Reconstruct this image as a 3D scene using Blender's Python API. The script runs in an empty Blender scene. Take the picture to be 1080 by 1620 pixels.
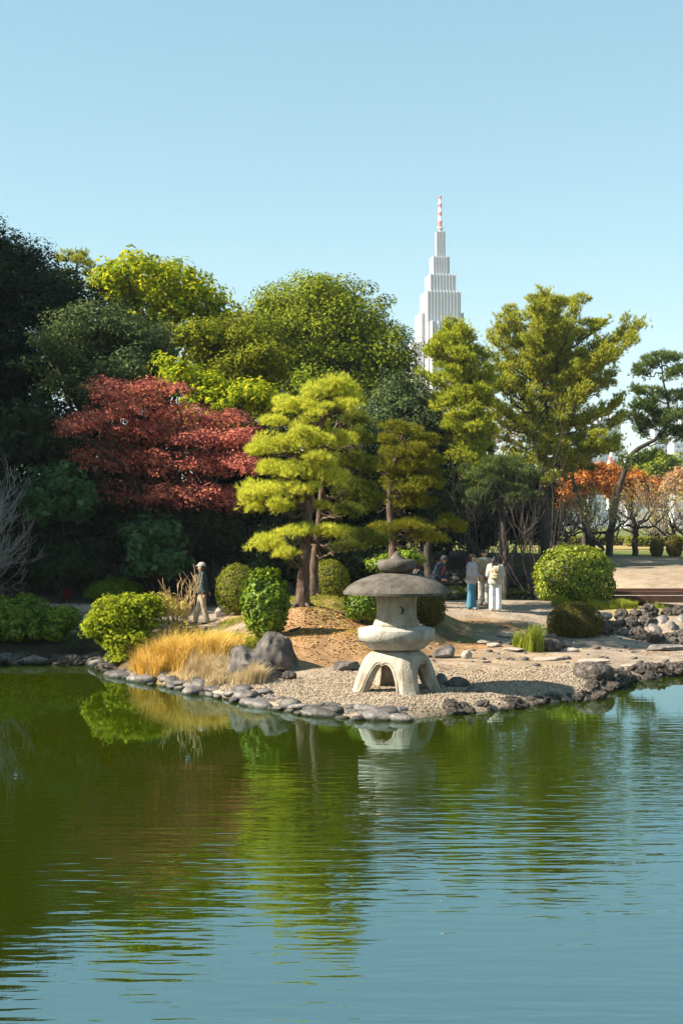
import bpy, bmesh, math, random
import numpy as np
from mathutils import Vector, Matrix

# ------------------------------------------------------------------ camera, sky, sun, exposure
sc = bpy.context.scene
COL = sc.collection
F_PX, HORIZON, CAM_H = 2150.0, 825.0, 3.5
cam_d = bpy.data.cameras.new('camera')
cam = bpy.data.objects.new('camera', cam_d); COL.objects.link(cam)
cam.location = (0, 0, CAM_H); cam.rotation_euler = (math.pi/2, 0, 0)
cam_d.sensor_fit = 'VERTICAL'; cam_d.sensor_height = 36.0; cam_d.sensor_width = 24.0
cam_d.lens = 36.0*F_PX/1620.0
cam_d.shift_y = (HORIZON-810.0)/1620.0
cam_d.clip_start = 0.1; cam_d.clip_end = 20000
sc.camera = cam

SUN_EL, SUN_BACK = math.radians(38), math.radians(11)
SUN = Vector((-math.cos(SUN_EL)*math.cos(SUN_BACK), -math.cos(SUN_EL)*math.sin(SUN_BACK), math.sin(SUN_EL)))
w = bpy.data.worlds.new('World'); sc.world = w; w.use_nodes = True
nt = w.node_tree; nt.nodes.clear()
sky = nt.nodes.new('ShaderNodeTexSky'); sky.sky_type = 'NISHITA'; sky.sun_disc = False
sky.sun_elevation = SUN_EL; sky.sun_rotation = math.atan2(SUN.x, SUN.y)
sky.air_density = 1.0; sky.dust_density = 0.15; sky.ozone_density = 1.5
bg = nt.nodes.new('ShaderNodeBackground'); bg.inputs['Strength'].default_value = 0.106
hs = nt.nodes.new('ShaderNodeHueSaturation'); hs.inputs['Hue'].default_value = 0.468; hs.inputs['Saturation'].default_value = 1.26
gm_ = nt.nodes.new('ShaderNodeGamma'); gm_.inputs['Gamma'].default_value = 0.62
out = nt.nodes.new('ShaderNodeOutputWorld')
nt.links.new(sky.outputs[0], gm_.inputs['Color']); nt.links.new(gm_.outputs[0], hs.inputs['Color']); nt.links.new(hs.outputs[0], bg.inputs['Color']); nt.links.new(bg.outputs[0], out.inputs['Surface'])
sun_d = bpy.data.lights.new('sun', 'SUN'); sun_d.energy = 5.0; sun_d.angle = math.radians(0.53); sun_d.color = (1.0, 0.91, 0.76)
sun = bpy.data.objects.new('sun', sun_d); COL.objects.link(sun)
sun.rotation_euler = (-SUN).to_track_quat('-Z', 'Y').to_euler(); sun.location = (-40, -10, 40)
vs = sc.view_settings; vs.view_transform = 'Standard'; vs.look = 'None'; vs.exposure = 1.63; vs.gamma = 1.0; vs.use_curve_mapping = False
sc.render.engine = 'CYCLES'
cy = sc.cycles
cy.use_denoising = True; cy.max_bounces = 6; cy.diffuse_bounces = 3; cy.glossy_bounces = 3; cy.transmission_bounces = 3
cy.volume_bounces = 0; cy.transparent_max_bounces = 6; cy.caustics_reflective = False; cy.caustics_refractive = False
cy.sample_clamp_indirect = 6.0

RS = np.random.RandomState
PI = math.pi

# ------------------------------------------------------------------ helpers: space
def at(px, py, D):
    """photo pixel + distance -> world point"""
    return Vector(((px-540.0)*D/F_PX, D, CAM_H-(py-HORIZON)*D/F_PX))
def xat(px, D): return (px-540.0)*D/F_PX
def zat(py, D): return CAM_H-(py-HORIZON)*D/F_PX
def nrm(a): return a/np.maximum(np.linalg.norm(a, axis=-1, keepdims=True), 1e-9)

# ------------------------------------------------------------------ helpers: objects
def mesh_np(name, V, F, mat=None, smooth=False):
    V = np.asarray(V, dtype=np.float32).reshape(-1, 3); F = np.asarray(F, dtype=np.int32)
    me = bpy.data.meshes.new(name); n, k = F.shape
    me.vertices.add(len(V)); me.vertices.foreach_set('co', V.ravel())
    me.loops.add(n*k); me.loops.foreach_set('vertex_index', F.ravel())
    me.polygons.add(n); me.polygons.foreach_set('loop_start', np.arange(0, n*k, k, dtype=np.int32))
    me.polygons.foreach_set('loop_total', np.full(n, k, dtype=np.int32))
    if smooth: me.polygons.foreach_set('use_smooth', np.ones(n, dtype=bool))
    me.update(calc_edges=True)
    if mat: me.materials.append(mat)
    return me
def link(name, me, parent=None, loc=None, kind=None):
    o = bpy.data.objects.new(name, me); COL.objects.link(o)
    if parent is not None: o.parent = parent
    if loc is not None: o.location = loc
    if kind: o['kind'] = kind
    return o
def tag(o, label=None, cat=None, group=None, kind=None):
    if label: o['label'] = label
    if cat: o['category'] = cat
    if group: o['group'] = group
    if kind: o['kind'] = kind
    return o
def thing(name, label, cat, loc=(0, 0, 0), group=None, rz=0):
    o = bpy.data.objects.new(name, None); COL.objects.link(o); o.empty_display_size = 0.2
    o.location = loc; o.rotation_euler = (0, 0, rz)
    return tag(o, label, cat, group)

class MB:
    """collects quads / polygons for ONE part"""
    def __init__(s): s.v = []; s.f = []
    def add(s, V, F):
        b = len(s.v); s.v += [tuple(map(float, p)) for p in V]; s.f += [tuple(int(i)+b for i in f) for f in F]; return s
    def box(s, c, d, rz=0, rx=0, ry=0):
        M = Matrix.Translation(c) @ Matrix.Rotation(rz, 4, 'Z') @ Matrix.Rotation(ry, 4, 'Y') @ Matrix.Rotation(rx, 4, 'X')
        P = [M @ Vector((x*d[0]/2, y*d[1]/2, z*d[2]/2)) for x in (-1, 1) for y in (-1, 1) for z in (-1, 1)]
        return s.add(P, [(0,1,3,2),(4,6,7,5),(0,4,5,1),(2,3,7,6),(0,2,6,4),(1,5,7,3)])
    def tube(s, pts, rad, sides=8, cap=True):
        V, F = tube_np(pts, rad, sides)
        s.add(V, F)
        if cap:
            b = len(s.v)-len(V); n = len(pts)
            s.f.append(tuple(b+i for i in range(sides))[::-1]); s.f.append(tuple(b+(n-1)*sides+i for i in range(sides)))
        return s
    def lathe(s, prof, seg=32, shape=None, c=(0, 0, 0)):
        n = len(prof); V = []
        for (r, z) in prof:
            for j in range(seg):
                a = 2*PI*j/seg; k = shape(a, z) if shape else 1
                V.append((c[0]+r*k*math.cos(a), c[1]+r*k*math.sin(a), c[2]+z))
        F = [(i*seg+j, i*seg+(j+1) % seg, (i+1)*seg+(j+1) % seg, (i+1)*seg+j) for i in range(n-1) for j in range(seg)]
        F.append(tuple(range(seg))[::-1]); F.append(tuple((n-1)*seg+j for j in range(seg)))
        return s.add(V, F)
    def ell(s, c, r, seg=12, rings=8):
        prof = [(max(1e-3, math.sin(PI*i/rings)), -math.cos(PI*i/rings)) for i in range(rings+1)]
        m = MB().lathe(prof, seg)
        return s.add([(c[0]+x*r[0], c[1]+y*r[1], c[2]+z*r[2]) for x, y, z in m.v], m.f)
    def mesh(s, name, mat, smooth=False, bevel=0):
        me = bpy.data.meshes.new(name); me.from_pydata(s.v, [], s.f); me.update()
        if bevel:
            bm = bmesh.new(); bm.from_mesh(me)
            bmesh.ops.bevel(bm, geom=list(bm.edges), offset=bevel, segments=2, affect='EDGES', profile=0.6)
            bm.to_mesh(me); bm.free()
        if smooth: me.polygons.foreach_set('use_smooth', np.ones(len(me.polygons), dtype=bool))
        if mat: me.materials.append(mat)
        return me
    def build(s, name, mat, parent=None, smooth=False, bevel=0, kind=None):
        return link(name, s.mesh(name, mat, smooth, bevel), parent, kind=kind)

def tube_np(pts, rad, sides=5):
    P = np.array([tuple(p) for p in pts], float); n = len(P)
    R = np.broadcast_to(np.asarray(rad, float), (n,)) if np.ndim(rad) else np.full(n, rad)
    T = nrm(np.gradient(P, axis=0))
    ref = np.where(np.abs(T[:, 2:3]) > 0.9, np.array([[1., 0, 0]]), np.array([[0, 0, 1.]]))
    A = nrm(np.cross(T, ref)); B = np.cross(T, A)
    for i in range(1, n):
        if np.dot(A[i], A[i-1]) < 0: A[i] = -A[i]; B[i] = -B[i]
    ang = np.arange(sides)*2*PI/sides
    V = P[:, None, :]+R[:, None, None]*(np.cos(ang)[None, :, None]*A[:, None, :]+np.sin(ang)[None, :, None]*B[:, None, :])
    i, j = np.meshgrid(np.arange(n-1), np.arange(sides), indexing='ij')
    F = np.stack([i*sides+j, i*sides+(j+1) % sides, (i+1)*sides+(j+1) % sides, (i+1)*sides+j], -1).reshape(-1, 4)
    return V.reshape(-1, 3), F
def join_np(parts):
    vs_, fs_ = [], []; b = 0
    for V, F in parts:
        vs_.append(V); fs_.append(F+b); b += len(V)
    return np.concatenate(vs_), np.concatenate(fs_)
def curve(pts, n=12):
    """smooth Catmull-Rom through points"""
    P = [Vector(p) for p in pts]; P = [2*P[0]-P[1]]+P+[2*P[-1]-P[-2]]; o = []
    m = len(P)-3
    for k in range(n+1):
        t = k/n*m; i = min(int(t), m-1); t -= i
        a, b, c, d = P[i:i+4]
        o.append(0.5*((2*b)+(c-a)*t+(2*a-5*b+4*c-d)*t*t+(-a+3*b-3*c+d)*t*t*t))
    return o
def lerp_r(r, n): return np.interp(np.linspace(0, 1, n), np.linspace(0, 1, len(r)), r)

# ------------------------------------------------------------------ helpers: value noise
_perm = RS(7).rand(64, 64, 64)
def vnoise(P, scale=1.0):
    Q = np.asarray(P, float)*scale+17.3; i = np.floor(Q).astype(int); f = Q-i; f = f*f*(3-2*f)
    r = 0
    for dx in (0, 1):
        for dy in (0, 1):
            for dz in (0, 1):
                wgt = (f[..., 0] if dx else 1-f[..., 0])*(f[..., 1] if dy else 1-f[..., 1])*(f[..., 2] if dz else 1-f[..., 2])
                r = r+wgt*_perm[(i[..., 0]+dx) & 63, (i[..., 1]+dy) & 63, (i[..., 2]+dz) & 63]
    return r*2-1
def fnoise(P, scale, oct=3):
    r = 0; a = 1
    for k in range(oct): r = r+a*vnoise(P, scale*2**k); a *= 0.5
    return r

# ------------------------------------------------------------------ materials
def new_mat(name):
    m = bpy.data.materials.new(name); m.use_nodes = True; n = m.node_tree.nodes; n.clear()
    o = n.new('ShaderNodeOutputMaterial'); return m, n, m.node_tree.links, o
def rgba(c): return (c[0], c[1], c[2], 1.0)
def ramp(n, cols, pos=None):
    r = n.new('ShaderNodeValToRGB'); e = r.color_ramp.elements
    pos = pos or [i/max(1, len(cols)-1) for i in range(len(cols))]
    e[0].position = pos[0]; e[0].color = rgba(cols[0]); e[1].position = pos[-1]; e[1].color = rgba(cols[-1])
    for p, c in list(zip(pos, cols))[1:-1]:
        x = e.new(p); x.color = rgba(c)
    return r
def leaf_mat(name, cols, trans=0.35, var=0.35, nscale=0.6, gloss=0.0):
    """per-leaf random colour + soft patches, with light passing through the leaf"""
    m, n, L, o = new_mat(name)
    g = n.new('ShaderNodeNewGeometry'); tc = n.new('ShaderNodeTexCoord')
    no = n.new('ShaderNodeTexNoise'); no.inputs['Scale'].default_value = nscale; no.inputs['Detail'].default_value = 2
    L.new(tc.outputs['Object'], no.inputs['Vector'])
    mx = n.new('ShaderNodeMath'); mx.operation = 'MULTIPLY_ADD'; mx.inputs[1].default_value = var*2.2; mx.inputs[2].default_value = -var*1.1
    L.new(no.outputs[0], mx.inputs[0])
    ad = n.new('ShaderNodeMath'); ad.operation = 'ADD'; ad.use_clamp = True
    L.new(g.outputs['Random Per Island'], ad.inputs[0]); L.new(mx.outputs[0], ad.inputs[1])
    r = ramp(n, cols); L.new(ad.outputs[0], r.inputs[0])
    d = n.new('ShaderNodeBsdfDiffuse'); t = n.new('ShaderNodeBsdfTranslucent'); ms = n.new('ShaderNodeMixShader')
    ms.inputs[0].default_value = trans
    L.new(r.outputs[0], d.inputs[0]); L.new(r.outputs[0], t.inputs[0]); L.new(d.outputs[0], ms.inputs[1]); L.new(t.outputs[0], ms.inputs[2])
    last = ms
    if gloss:
        gl = n.new('ShaderNodeBsdfGlossy'); gl.inputs['Roughness'].default_value = 0.45; gl.inputs[0].default_value = (0.9, 0.9, 0.9, 1)
        m2 = n.new('ShaderNodeMixShader'); m2.inputs[0].default_value = gloss
        L.new(ms.outputs[0], m2.inputs[1]); L.new(gl.outputs[0], m2.inputs[2]); last = m2
    L.new(last.outputs[0], o.inputs[0]); return m
def surf_mat(name, cols, scale=4.0, detail=6, rough=0.85, bump=0.3, bdist=0.02, stretch=(1, 1, 1), pos=None, spec=0.3, bscale=None, island=0.0, ridged=False, wet=False):
    m, n, L, o = new_mat(name)
    tc = n.new('ShaderNodeTexCoord'); mp = n.new('ShaderNodeMapping'); mp.inputs['Scale'].default_value = stretch
    L.new(tc.outputs['Object'], mp.inputs[0])
    no = n.new('ShaderNodeTexNoise'); no.inputs['Scale'].default_value = scale; no.inputs['Detail'].default_value = detail; no.inputs['Roughness'].default_value = 0.62
    L.new(mp.outputs[0], no.inputs['Vector'])
    r = ramp(n, cols, pos or [0.3+0.4*i/max(1, len(cols)-1) for i in range(len(cols))]); L.new(no.outputs[0], r.inputs[0])
    p = n.new('ShaderNodeBsdfPrincipled'); p.inputs['Roughness'].default_value = rough; p.inputs['Specular IOR Level'].default_value = spec
    src = r.outputs[0]
    if island:
        g = n.new('ShaderNodeObjectInfo'); h = n.new('ShaderNodeHueSaturation')
        ma = n.new('ShaderNodeMath'); ma.operation = 'MULTIPLY_ADD'; ma.inputs[1].default_value = island; ma.inputs[2].default_value = 1-island/2
        L.new(g.outputs['Random'], ma.inputs[0]); L.new(ma.outputs[0], h.inputs['Value']); L.new(src, h.inputs['Color']); src = h.outputs[0]
    if wet:   # stones are dark and slick where the water laps them
        gp = n.new('ShaderNodeNewGeometry'); sx = n.new('ShaderNodeSeparateXYZ'); L.new(gp.outputs['Position'], sx.inputs[0])
        ma = n.new('ShaderNodeMath'); ma.operation = 'MULTIPLY_ADD'; ma.inputs[1].default_value = 0.06; L.new(no.outputs[0], ma.inputs[0]); L.new(sx.outputs[2], ma.inputs[2])
        mr = n.new('ShaderNodeMapRange'); mr.inputs[1].default_value = 0.055; mr.inputs[2].default_value = 0.10; mr.inputs[3].default_value = 0.0; mr.inputs[4].default_value = 1.0; L.new(ma.outputs[0], mr.inputs[0])
        mw = n.new('ShaderNodeMixRGB'); mw.blend_type = 'MIX'; mw.inputs[1].default_value = (0.028, 0.027, 0.018, 1); L.new(mr.outputs[0], mw.inputs[0]); L.new(src, mw.inputs[2]); src = mw.outputs[0]
    L.new(src, p.inputs['Base Color'])
    if bump:
        nb = n.new('ShaderNodeTexNoise'); nb.inputs['Scale'].default_value = bscale or scale*2.5; nb.inputs['Detail'].default_value = 6
        if ridged: nb.noise_type = 'RIDGED_MULTIFRACTAL'
        L.new(mp.outputs[0], nb.inputs['Vector'])
        b = n.new('ShaderNodeBump'); b.inputs['Strength'].default_value = bump; b.inputs['Distance'].default_value = bdist
        L.new(nb.outputs[0], b.inputs['Height']); L.new(b.outputs[0], p.inputs['Normal'])
    L.new(p.outputs[0], o.inputs[0]); return m
def flat_mat(name, c, rough=0.7, var=0.15, scale=12, bump=0.15):
    return surf_mat(name, [[x*(1-var) for x in c], [min(1, x*(1+var)) for x in c]], scale=scale, rough=rough, bump=bump, bdist=0.005)

M = {}
M['bark'] = surf_mat('bark', [(0.014, 0.010, 0.008), (0.042, 0.032, 0.025), (0.085, 0.065, 0.05)], scale=9, stretch=(1, 1, 0.25), bump=0.9, bdist=0.03)
M['pine_bark'] = surf_mat('pine_bark', [(0.025, 0.015, 0.011), (0.085, 0.052, 0.036), (0.17, 0.12, 0.085)], scale=11, stretch=(1, 1, 0.35), bump=1.0, bdist=0.03)
M['pale_bark'] = surf_mat('pale_bark', [(0.14, 0.11, 0.09), (0.30, 0.26, 0.22)], scale=9, stretch=(1, 1, 0.3), bump=0.6, bdist=0.01)
M['grey_twig'] = surf_mat('grey_twig', [(0.22, 0.19, 0.18), (0.42, 0.38, 0.36)], scale=6, bump=0)
M['tan_twig'] = surf_mat('tan_twig', [(0.30, 0.19, 0.08), (0.55, 0.40, 0.20)], scale=6, bump=0)
M['rock'] = surf_mat('rock', [(0.042, 0.036, 0.032), (0.10, 0.086, 0.076), (0.20, 0.172, 0.15)], scale=3.2, bump=1.0, bdist=0.10, bscale=3.2, island=0.5, ridged=True)
M['cobble'] = surf_mat('cobble', [(0.045, 0.042, 0.04), (0.10, 0.09, 0.085), (0.19, 0.16, 0.135)], scale=2.6, rough=0.6, bump=0.7, bdist=0.05, island=1.1, wet=True)
M['lava'] = surf_mat('lava', [(0.022, 0.017, 0.014), (0.075, 0.06, 0.05), (0.20, 0.17, 0.145)], scale=7, bump=1.0, bdist=0.09, bscale=15, island=0.5, wet=True)
M['slab'] = surf_mat('slab', [(0.24, 0.20, 0.165), (0.36, 0.30, 0.25)], scale=5, bump=0.5, bdist=0.02, island=0.3)
M['wood_grey'] = surf_mat('wood_grey', [(0.14, 0.13, 0.12), (0.27, 0.25, 0.23)], scale=8, stretch=(0.3, 3, 3), bump=0.4, bdist=0.01)
M['wood_dark'] = surf_mat('wood_dark', [(0.05, 0.022, 0.015), (0.12, 0.055, 0.035)], scale=8, stretch=(0.4, 3, 3), bump=0.4, bdist=0.01)

# ------------------------------------------------------------------ the lie of the land
SHORE = [(-60, 30), (-30, 32.5), (-14, 33.8), (-8.4, 33.4), (-6.06, 33.2), (-5.1, 31.0), (-4.1, 29.5), (-3.15, 28.2), (-2.25, 26.9), (-1.3, 25.5), (-0.46, 24.6),
         (0.33, 24.1), (1.11, 24.0), (2.06, 24.7), (3.06, 25.3), (4.02, 26.2), (4.9, 26.8), (5.5, 28.0), (6.0, 29.6), (7.8, 31.0), (9.5, 31.6), (12, 31.2), (16, 30), (30, 28), (60, 20)]
POND = SHORE+[(60, 6), (20, 5), (0, 4.5), (-20, 5), (-60, 6)]
CHANNEL = [(-1, 45.8), (3, 44.9), (6.3, 45.1), (9.4, 47), (10.6, 55), (10.8, 65), (10, 73), (7, 75.5), (2, 75), (-2, 68), (-3, 55)]
INLET = [(10.1, 41.8), (12, 40.3), (20, 40), (22, 45), (14, 46.3), (10.5, 45.2)]
def poly_sd(P, poly):
    """signed distance, positive outside"""
    A = np.array(poly, float); B = np.roll(A, -1, 0)
    d = np.full(len(P), 1e9); ins = np.zeros(len(P), bool)
    for a, b in zip(A, B):
        ab = b-a; t = np.clip(((P-a)@ab)/max(ab@ab, 1e-9), 0, 1)
        d = np.minimum(d, np.linalg.norm(P-(a+t[:, None]*ab), axis=1))
        c = ((a[1] > P[:, 1]) != (b[1] > P[:, 1])) & (P[:, 0] < (b[0]-a[0])*(P[:, 1]-a[1])/((b[1]-a[1]) if b[1] != a[1] else 1e-9)+a[0])
        ins ^= c
    return np.where(ins, -d, d)
HPTS = np.array([(1.08, 26.7, .15), (-.5, 26.5, .15), (3, 27.5, .15), (-1.5, 28.4, .2), (0, 29.3, .3), (-1, 33.8, 1.4), (-.7, 36, 1.5), (.2, 31.9, .9), (-.9, 31.6, .85),
    (2.5, 31, .35), (4.5, 31.8, .25), (7, 31.8, .2), (3.2, 34.5, .42), (4, 37.6, .7), (3, 33, .35), (1.5, 33.5, 1.0), (2, 35.5, 1.2), (4, 40, .9), (2, 41, 1.0),
    (0, 40, 1.3), (6, 41, .9), (7, 43, 1.0), (5, 43.6, 1.02), (9, 41, 1.0), (9.5, 39, .8), (6.5, 36, .44), (8, 34.5, .2), (8.3, 37.2, .18), (9.6, 36.9, .18), (7.4, 37.2, .34), (8.6, 39.3, .85), (10.4, 37.6, .2), (5.5, 34, .28), (11, 36, .4), (9.5, 35, .22),
    (-3.8, 38, .58), (-2.9, 38, .9), (-2.5, 33, .72), (-2.2, 31, .5), (-4, 34, .5), (-3.5, 31, .3), (-5.2, 33, .35), (-5, 37, .5), (-7.5, 35, .4), (-8.5, 42, .66), (-6, 42, .66),
    (-3, 43, .8), (-10, 46, 1.0), (-12, 38, .6), (-14, 35, .5), (-20, 36, .8), (-8, 50, 1.6), (-14, 55, 3), (-20, 65, 5), (-5, 60, 2.5), (0, 65, 1.6), (-25, 45, 2.5),
    (0, 50, 1.1), (9, 80, 1.5), (5, 85, 1.7), (14, 58, 1.2), (20, 60, 1.2), (15, 70, 1.2), (12, 90, 1.3), (20, 120, 1.2), (-10, 120, 3), (40, 100, 1.2), (-60, 100, 4),
    (0, -10, 1.9), (-20, 0, 1.7), (20, 0, 1.7), (60, 40, 1), (-60, 40, 2), (60, 300, 1.2), (-100, 300, 2), (30, 180, 1.2), (0, 1500, 1.2), (1500, 600, 1.2), (-1500, 600, 1.2), (0, -1500, 1.5)])
def idw(P, pts, vals, p=3.2):
    num = 0; den = 0
    for q, v in zip(pts, vals):
        wgt = 1.0/(np.sum((P-q)**2, 1)+0.12)**(p/2)
        num = num+(wgt[:, None]*v if np.ndim(v) else wgt*v); den = den+wgt
    return num/(den[:, None] if np.ndim(num) == 2 else den)
def ground_h(P):
    P = np.atleast_2d(np.asarray(P, float))[:, :2]
    d = np.minimum(np.minimum(poly_sd(P, POND), poly_sd(P, CHANNEL)), poly_sd(P, INLET))
    z = idw(P, HPTS[:, :2], HPTS[:, 2])
    P3 = np.c_[P, np.zeros(len(P))]
    z = z+0.05*fnoise(P3, 0.6, 3)*np.clip(z, 0, 1)
    land = 0.03+z*(1-np.exp(-np.maximum(d, 0)/0.5))
    return np.where(d > 0, land, -0.9*(1-np.exp(np.minimum(d, 0)/0.5)))
def gz(x, y): return float(ground_h([(x, y)])[0])

xs = np.unique(np.r_[-2400, -1200, -600, -300, -150, np.arange(-90, -14, 4), np.arange(-14, -8, 0.5), np.arange(-8, 12, 0.15), np.arange(12, 16, 0.4), np.arange(16, 60, 4), 90, 150, 300, 600, 1200, 2400])
ys = np.unique(np.r_[-300, -100, -20, 0, 3, 5, 8, 14, 20, np.arange(23, 46, 0.14), np.arange(46, 80, 0.5), np.arange(80, 160, 4), 200, 300, 500, 900, 1500, 2500])
gx, gy = np.meshgrid(xs, ys); GP = np.c_[gx.ravel(), gy.ravel()]
GZ = ground_h(GP)
ii, jj = np.meshgrid(np.arange(len(ys)-1), np.arange(len(xs)-1), indexing='ij'); nx = len(xs)
GF = np.stack([ii*nx+jj, ii*nx+jj+1, (ii+1)*nx+jj+1, (ii+1)*nx+jj], -1).reshape(-1, 4)
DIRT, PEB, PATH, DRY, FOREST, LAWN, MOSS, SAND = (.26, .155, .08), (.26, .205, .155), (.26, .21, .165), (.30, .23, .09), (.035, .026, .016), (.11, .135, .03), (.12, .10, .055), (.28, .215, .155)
CPTS = [(1, 26.5, PEB), (-1, 26.3, PEB), (3, 26.8, PEB), (4.5, 28, PEB), (-1.6, 28, PEB), (.8, 28.3, PEB), (2.8, 29.5, SAND), (5, 31, SAND), (4, 32.4, SAND), (7.5, 32, PATH), (7, 34, PATH), (9, 33.5, PATH),
        (0, 30.5, DIRT), (0, 32, DIRT), (-.8, 31, DIRT), (1.2, 31.5, DIRT), (-1.2, 32.5, DIRT), (1, 33.5, DIRT), (-.3, 34.3, DRY), (.8, 35, DRY), (-1.6, 34.5, DRY), (-1.6, 36.6, DRY), (-2.4, 37, DRY), (-2.2, 34.6, PATH),
        (-3.2, 36.3, PATH), (-3.9, 38, PATH), (-1, 38.6, PATH), (-5, 39, PATH), (-7.5, 42, PATH), (1, 39.5, PATH), (3, 39.8, PATH), (5, 40.5, PATH), (4, 43, PATH), (7, 40, PATH), (8.5, 42.2, PATH), (4.2, 37, DIRT), (3.2, 36, MOSS), (2.5, 34.5, MOSS),
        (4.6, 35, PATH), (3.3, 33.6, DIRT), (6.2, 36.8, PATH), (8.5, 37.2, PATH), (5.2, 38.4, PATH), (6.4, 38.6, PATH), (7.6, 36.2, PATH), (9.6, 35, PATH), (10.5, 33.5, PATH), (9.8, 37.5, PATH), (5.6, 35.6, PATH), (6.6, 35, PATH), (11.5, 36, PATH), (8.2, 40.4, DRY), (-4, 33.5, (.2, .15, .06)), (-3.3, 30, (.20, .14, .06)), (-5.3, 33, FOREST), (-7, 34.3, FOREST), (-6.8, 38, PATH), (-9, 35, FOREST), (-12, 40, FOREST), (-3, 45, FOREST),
        (-6, 46, FOREST), (-10, 50, FOREST), (0, 48, FOREST), (-5, 60, FOREST), (-20, 60, FOREST), (1, 70, FOREST), (2, 80, FOREST), (5, 77, FOREST), (7, 79, FOREST), (8.5, 77, (.07, .055, .035)), (10, 75.5, (.10, .08, .05)), (9, 81, FOREST), (6, 84, FOREST), (11.5, 82, (.09, .07, .045)), (9.5, 88, FOREST), (12, 77, (.12, .095, .06)), (11.5, 70, (.16, .125, .08)), (11.3, 52, SAND), (14, 55, SAND), (18, 62, SAND), (13, 65, SAND),  # far-slope points darkened: tree shade put into the ground colour
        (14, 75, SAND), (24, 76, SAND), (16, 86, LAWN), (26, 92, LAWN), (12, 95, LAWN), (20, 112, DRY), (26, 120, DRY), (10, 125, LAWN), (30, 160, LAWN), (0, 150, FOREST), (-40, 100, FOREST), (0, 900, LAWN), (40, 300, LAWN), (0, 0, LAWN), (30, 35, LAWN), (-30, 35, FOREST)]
warp = np.c_[fnoise(np.c_[GP, GP[:, :1]*0], 0.9, 3), fnoise(np.c_[GP, GP[:, :1]*0+9], 0.9, 3)]*0.45
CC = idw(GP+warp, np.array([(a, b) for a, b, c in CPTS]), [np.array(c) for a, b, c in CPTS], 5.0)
me = mesh_np('ground', np.c_[GP, GZ], GF, smooth=True)
ca = me.color_attributes.new('soil_and_shade', 'FLOAT_COLOR', 'POINT'); ca.data.foreach_set('color', np.c_[CC, np.ones(len(CC))].astype(np.float32).ravel())
m, n, L, o = new_mat('ground')
a = n.new('ShaderNodeAttribute'); a.attribute_name = 'soil_and_shade'; tc = n.new('ShaderNodeTexCoord')
n1 = n.new('ShaderNodeTexNoise'); n1.inputs['Scale'].default_value = 22; n1.inputs['Detail'].default_value = 6; L.new(tc.outputs['Object'], n1.inputs['Vector'])
n2 = n.new('ShaderNodeTexNoise'); n2.inputs['Scale'].default_value = 2.1; n2.inputs['Detail'].default_value = 5; L.new(tc.outputs['Object'], n2.inputs['Vector'])
r1 = ramp(n, [(.55, .52, .5), (1, 1, 1), (1.35, 1.33, 1.28)], [.3, .5, .72]); L.new(n1.outputs[0], r1.inputs[0])
r2 = ramp(n, [(.72, .70, .66), (1.15, 1.15, 1.15)], [.32, .66]); L.new(n2.outputs[0], r2.inputs[0])
x1 = n.new('ShaderNodeMixRGB'); x1.blend_type = 'MULTIPLY'; x1.inputs[0].default_value = 1; L.new(a.outputs['Color'], x1.inputs[1]); L.new(r1.outputs[0], x1.inputs[2])
x2 = n.new('ShaderNodeMixRGB'); x2.blend_type = 'MULTIPLY'; x2.inputs[0].default_value = 1; L.new(x1.outputs[0], x2.inputs[1]); L.new(r2.outputs[0], x2.inputs[2])
p = n.new('ShaderNodeBsdfPrincipled'); p.inputs['Roughness'].default_value = 0.95; p.inputs['Specular IOR Level'].default_value = 0.1
L.new(x2.outputs[0], p.inputs['Base Color'])
b = n.new('ShaderNodeBump'); b.inputs['Strength'].default_value = 0.7; b.inputs['Distance'].default_value = 0.03; L.new(n1.outputs[0], b.inputs['Height']); L.new(b.outputs[0], p.inputs['Normal'])
L.new(p.outputs[0], o.inputs[0]); me.materials.append(m)
tag(link('ground', me), kind='structure')

# the pond: murky green water with wind ripples
m, n, L, o = new_mat('pond_water')
tc = n.new('ShaderNodeTexCoord')
def wave_noise(sx, sy, det, rot=0.0):
    mp = n.new('ShaderNodeMapping'); mp.inputs['Scale'].default_value = (sx, sy, 1); mp.inputs['Rotation'].default_value = (0, 0, rot); L.new(tc.outputs['Object'], mp.inputs[0])
    q = n.new('ShaderNodeTexNoise'); q.inputs['Scale'].default_value = 1; q.inputs['Detail'].default_value = det; q.inputs['Roughness'].default_value = 0.45; L.new(mp.outputs[0], q.inputs['Vector']); return q.outputs[0]
def math_n(op, a_, b_=None, c_=None, clamp=False):
    q = n.new('ShaderNodeMath'); q.operation = op; q.use_clamp = clamp
    for i, v in enumerate((a_, b_, c_)):
        if v is None: continue
        if isinstance(v, (int, float)): q.inputs[i].default_value = v
        else: L.new(v, q.inputs[i])
    return q.outputs[0]
wa = wave_noise(1.1, 5.6, 1.5, 0.10); wb = wave_noise(3.2, 13.0, 1.0, -0.12); wc = wave_noise(0.35, 1.5, 0.0, 0.2)
gust = wave_noise(0.10, 0.16, 2.0, 0.5)
sep = n.new('ShaderNodeSeparateXYZ'); L.new(tc.outputs['Object'], sep.inputs[0])
lee = n.new('ShaderNodeMapRange'); lee.interpolation_type = 'SMOOTHSTEP'; lee.inputs[1].default_value = 22.5; lee.inputs[2].default_value = 13.5; lee.inputs[3].default_value = 0.055; lee.inputs[4].default_value = 1.0
xy = math_n('MULTIPLY_ADD', sep.outputs[0], -0.6, sep.outputs[1]); L.new(xy, lee.inputs[0])
gm = n.new('ShaderNodeMapRange'); gm.inputs[1].default_value = 0.38; gm.inputs[2].default_value = 0.62; gm.inputs[3].default_value = 0.45; gm.inputs[4].default_value = 1.15; L.new(gust, gm.inputs[0])
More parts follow.
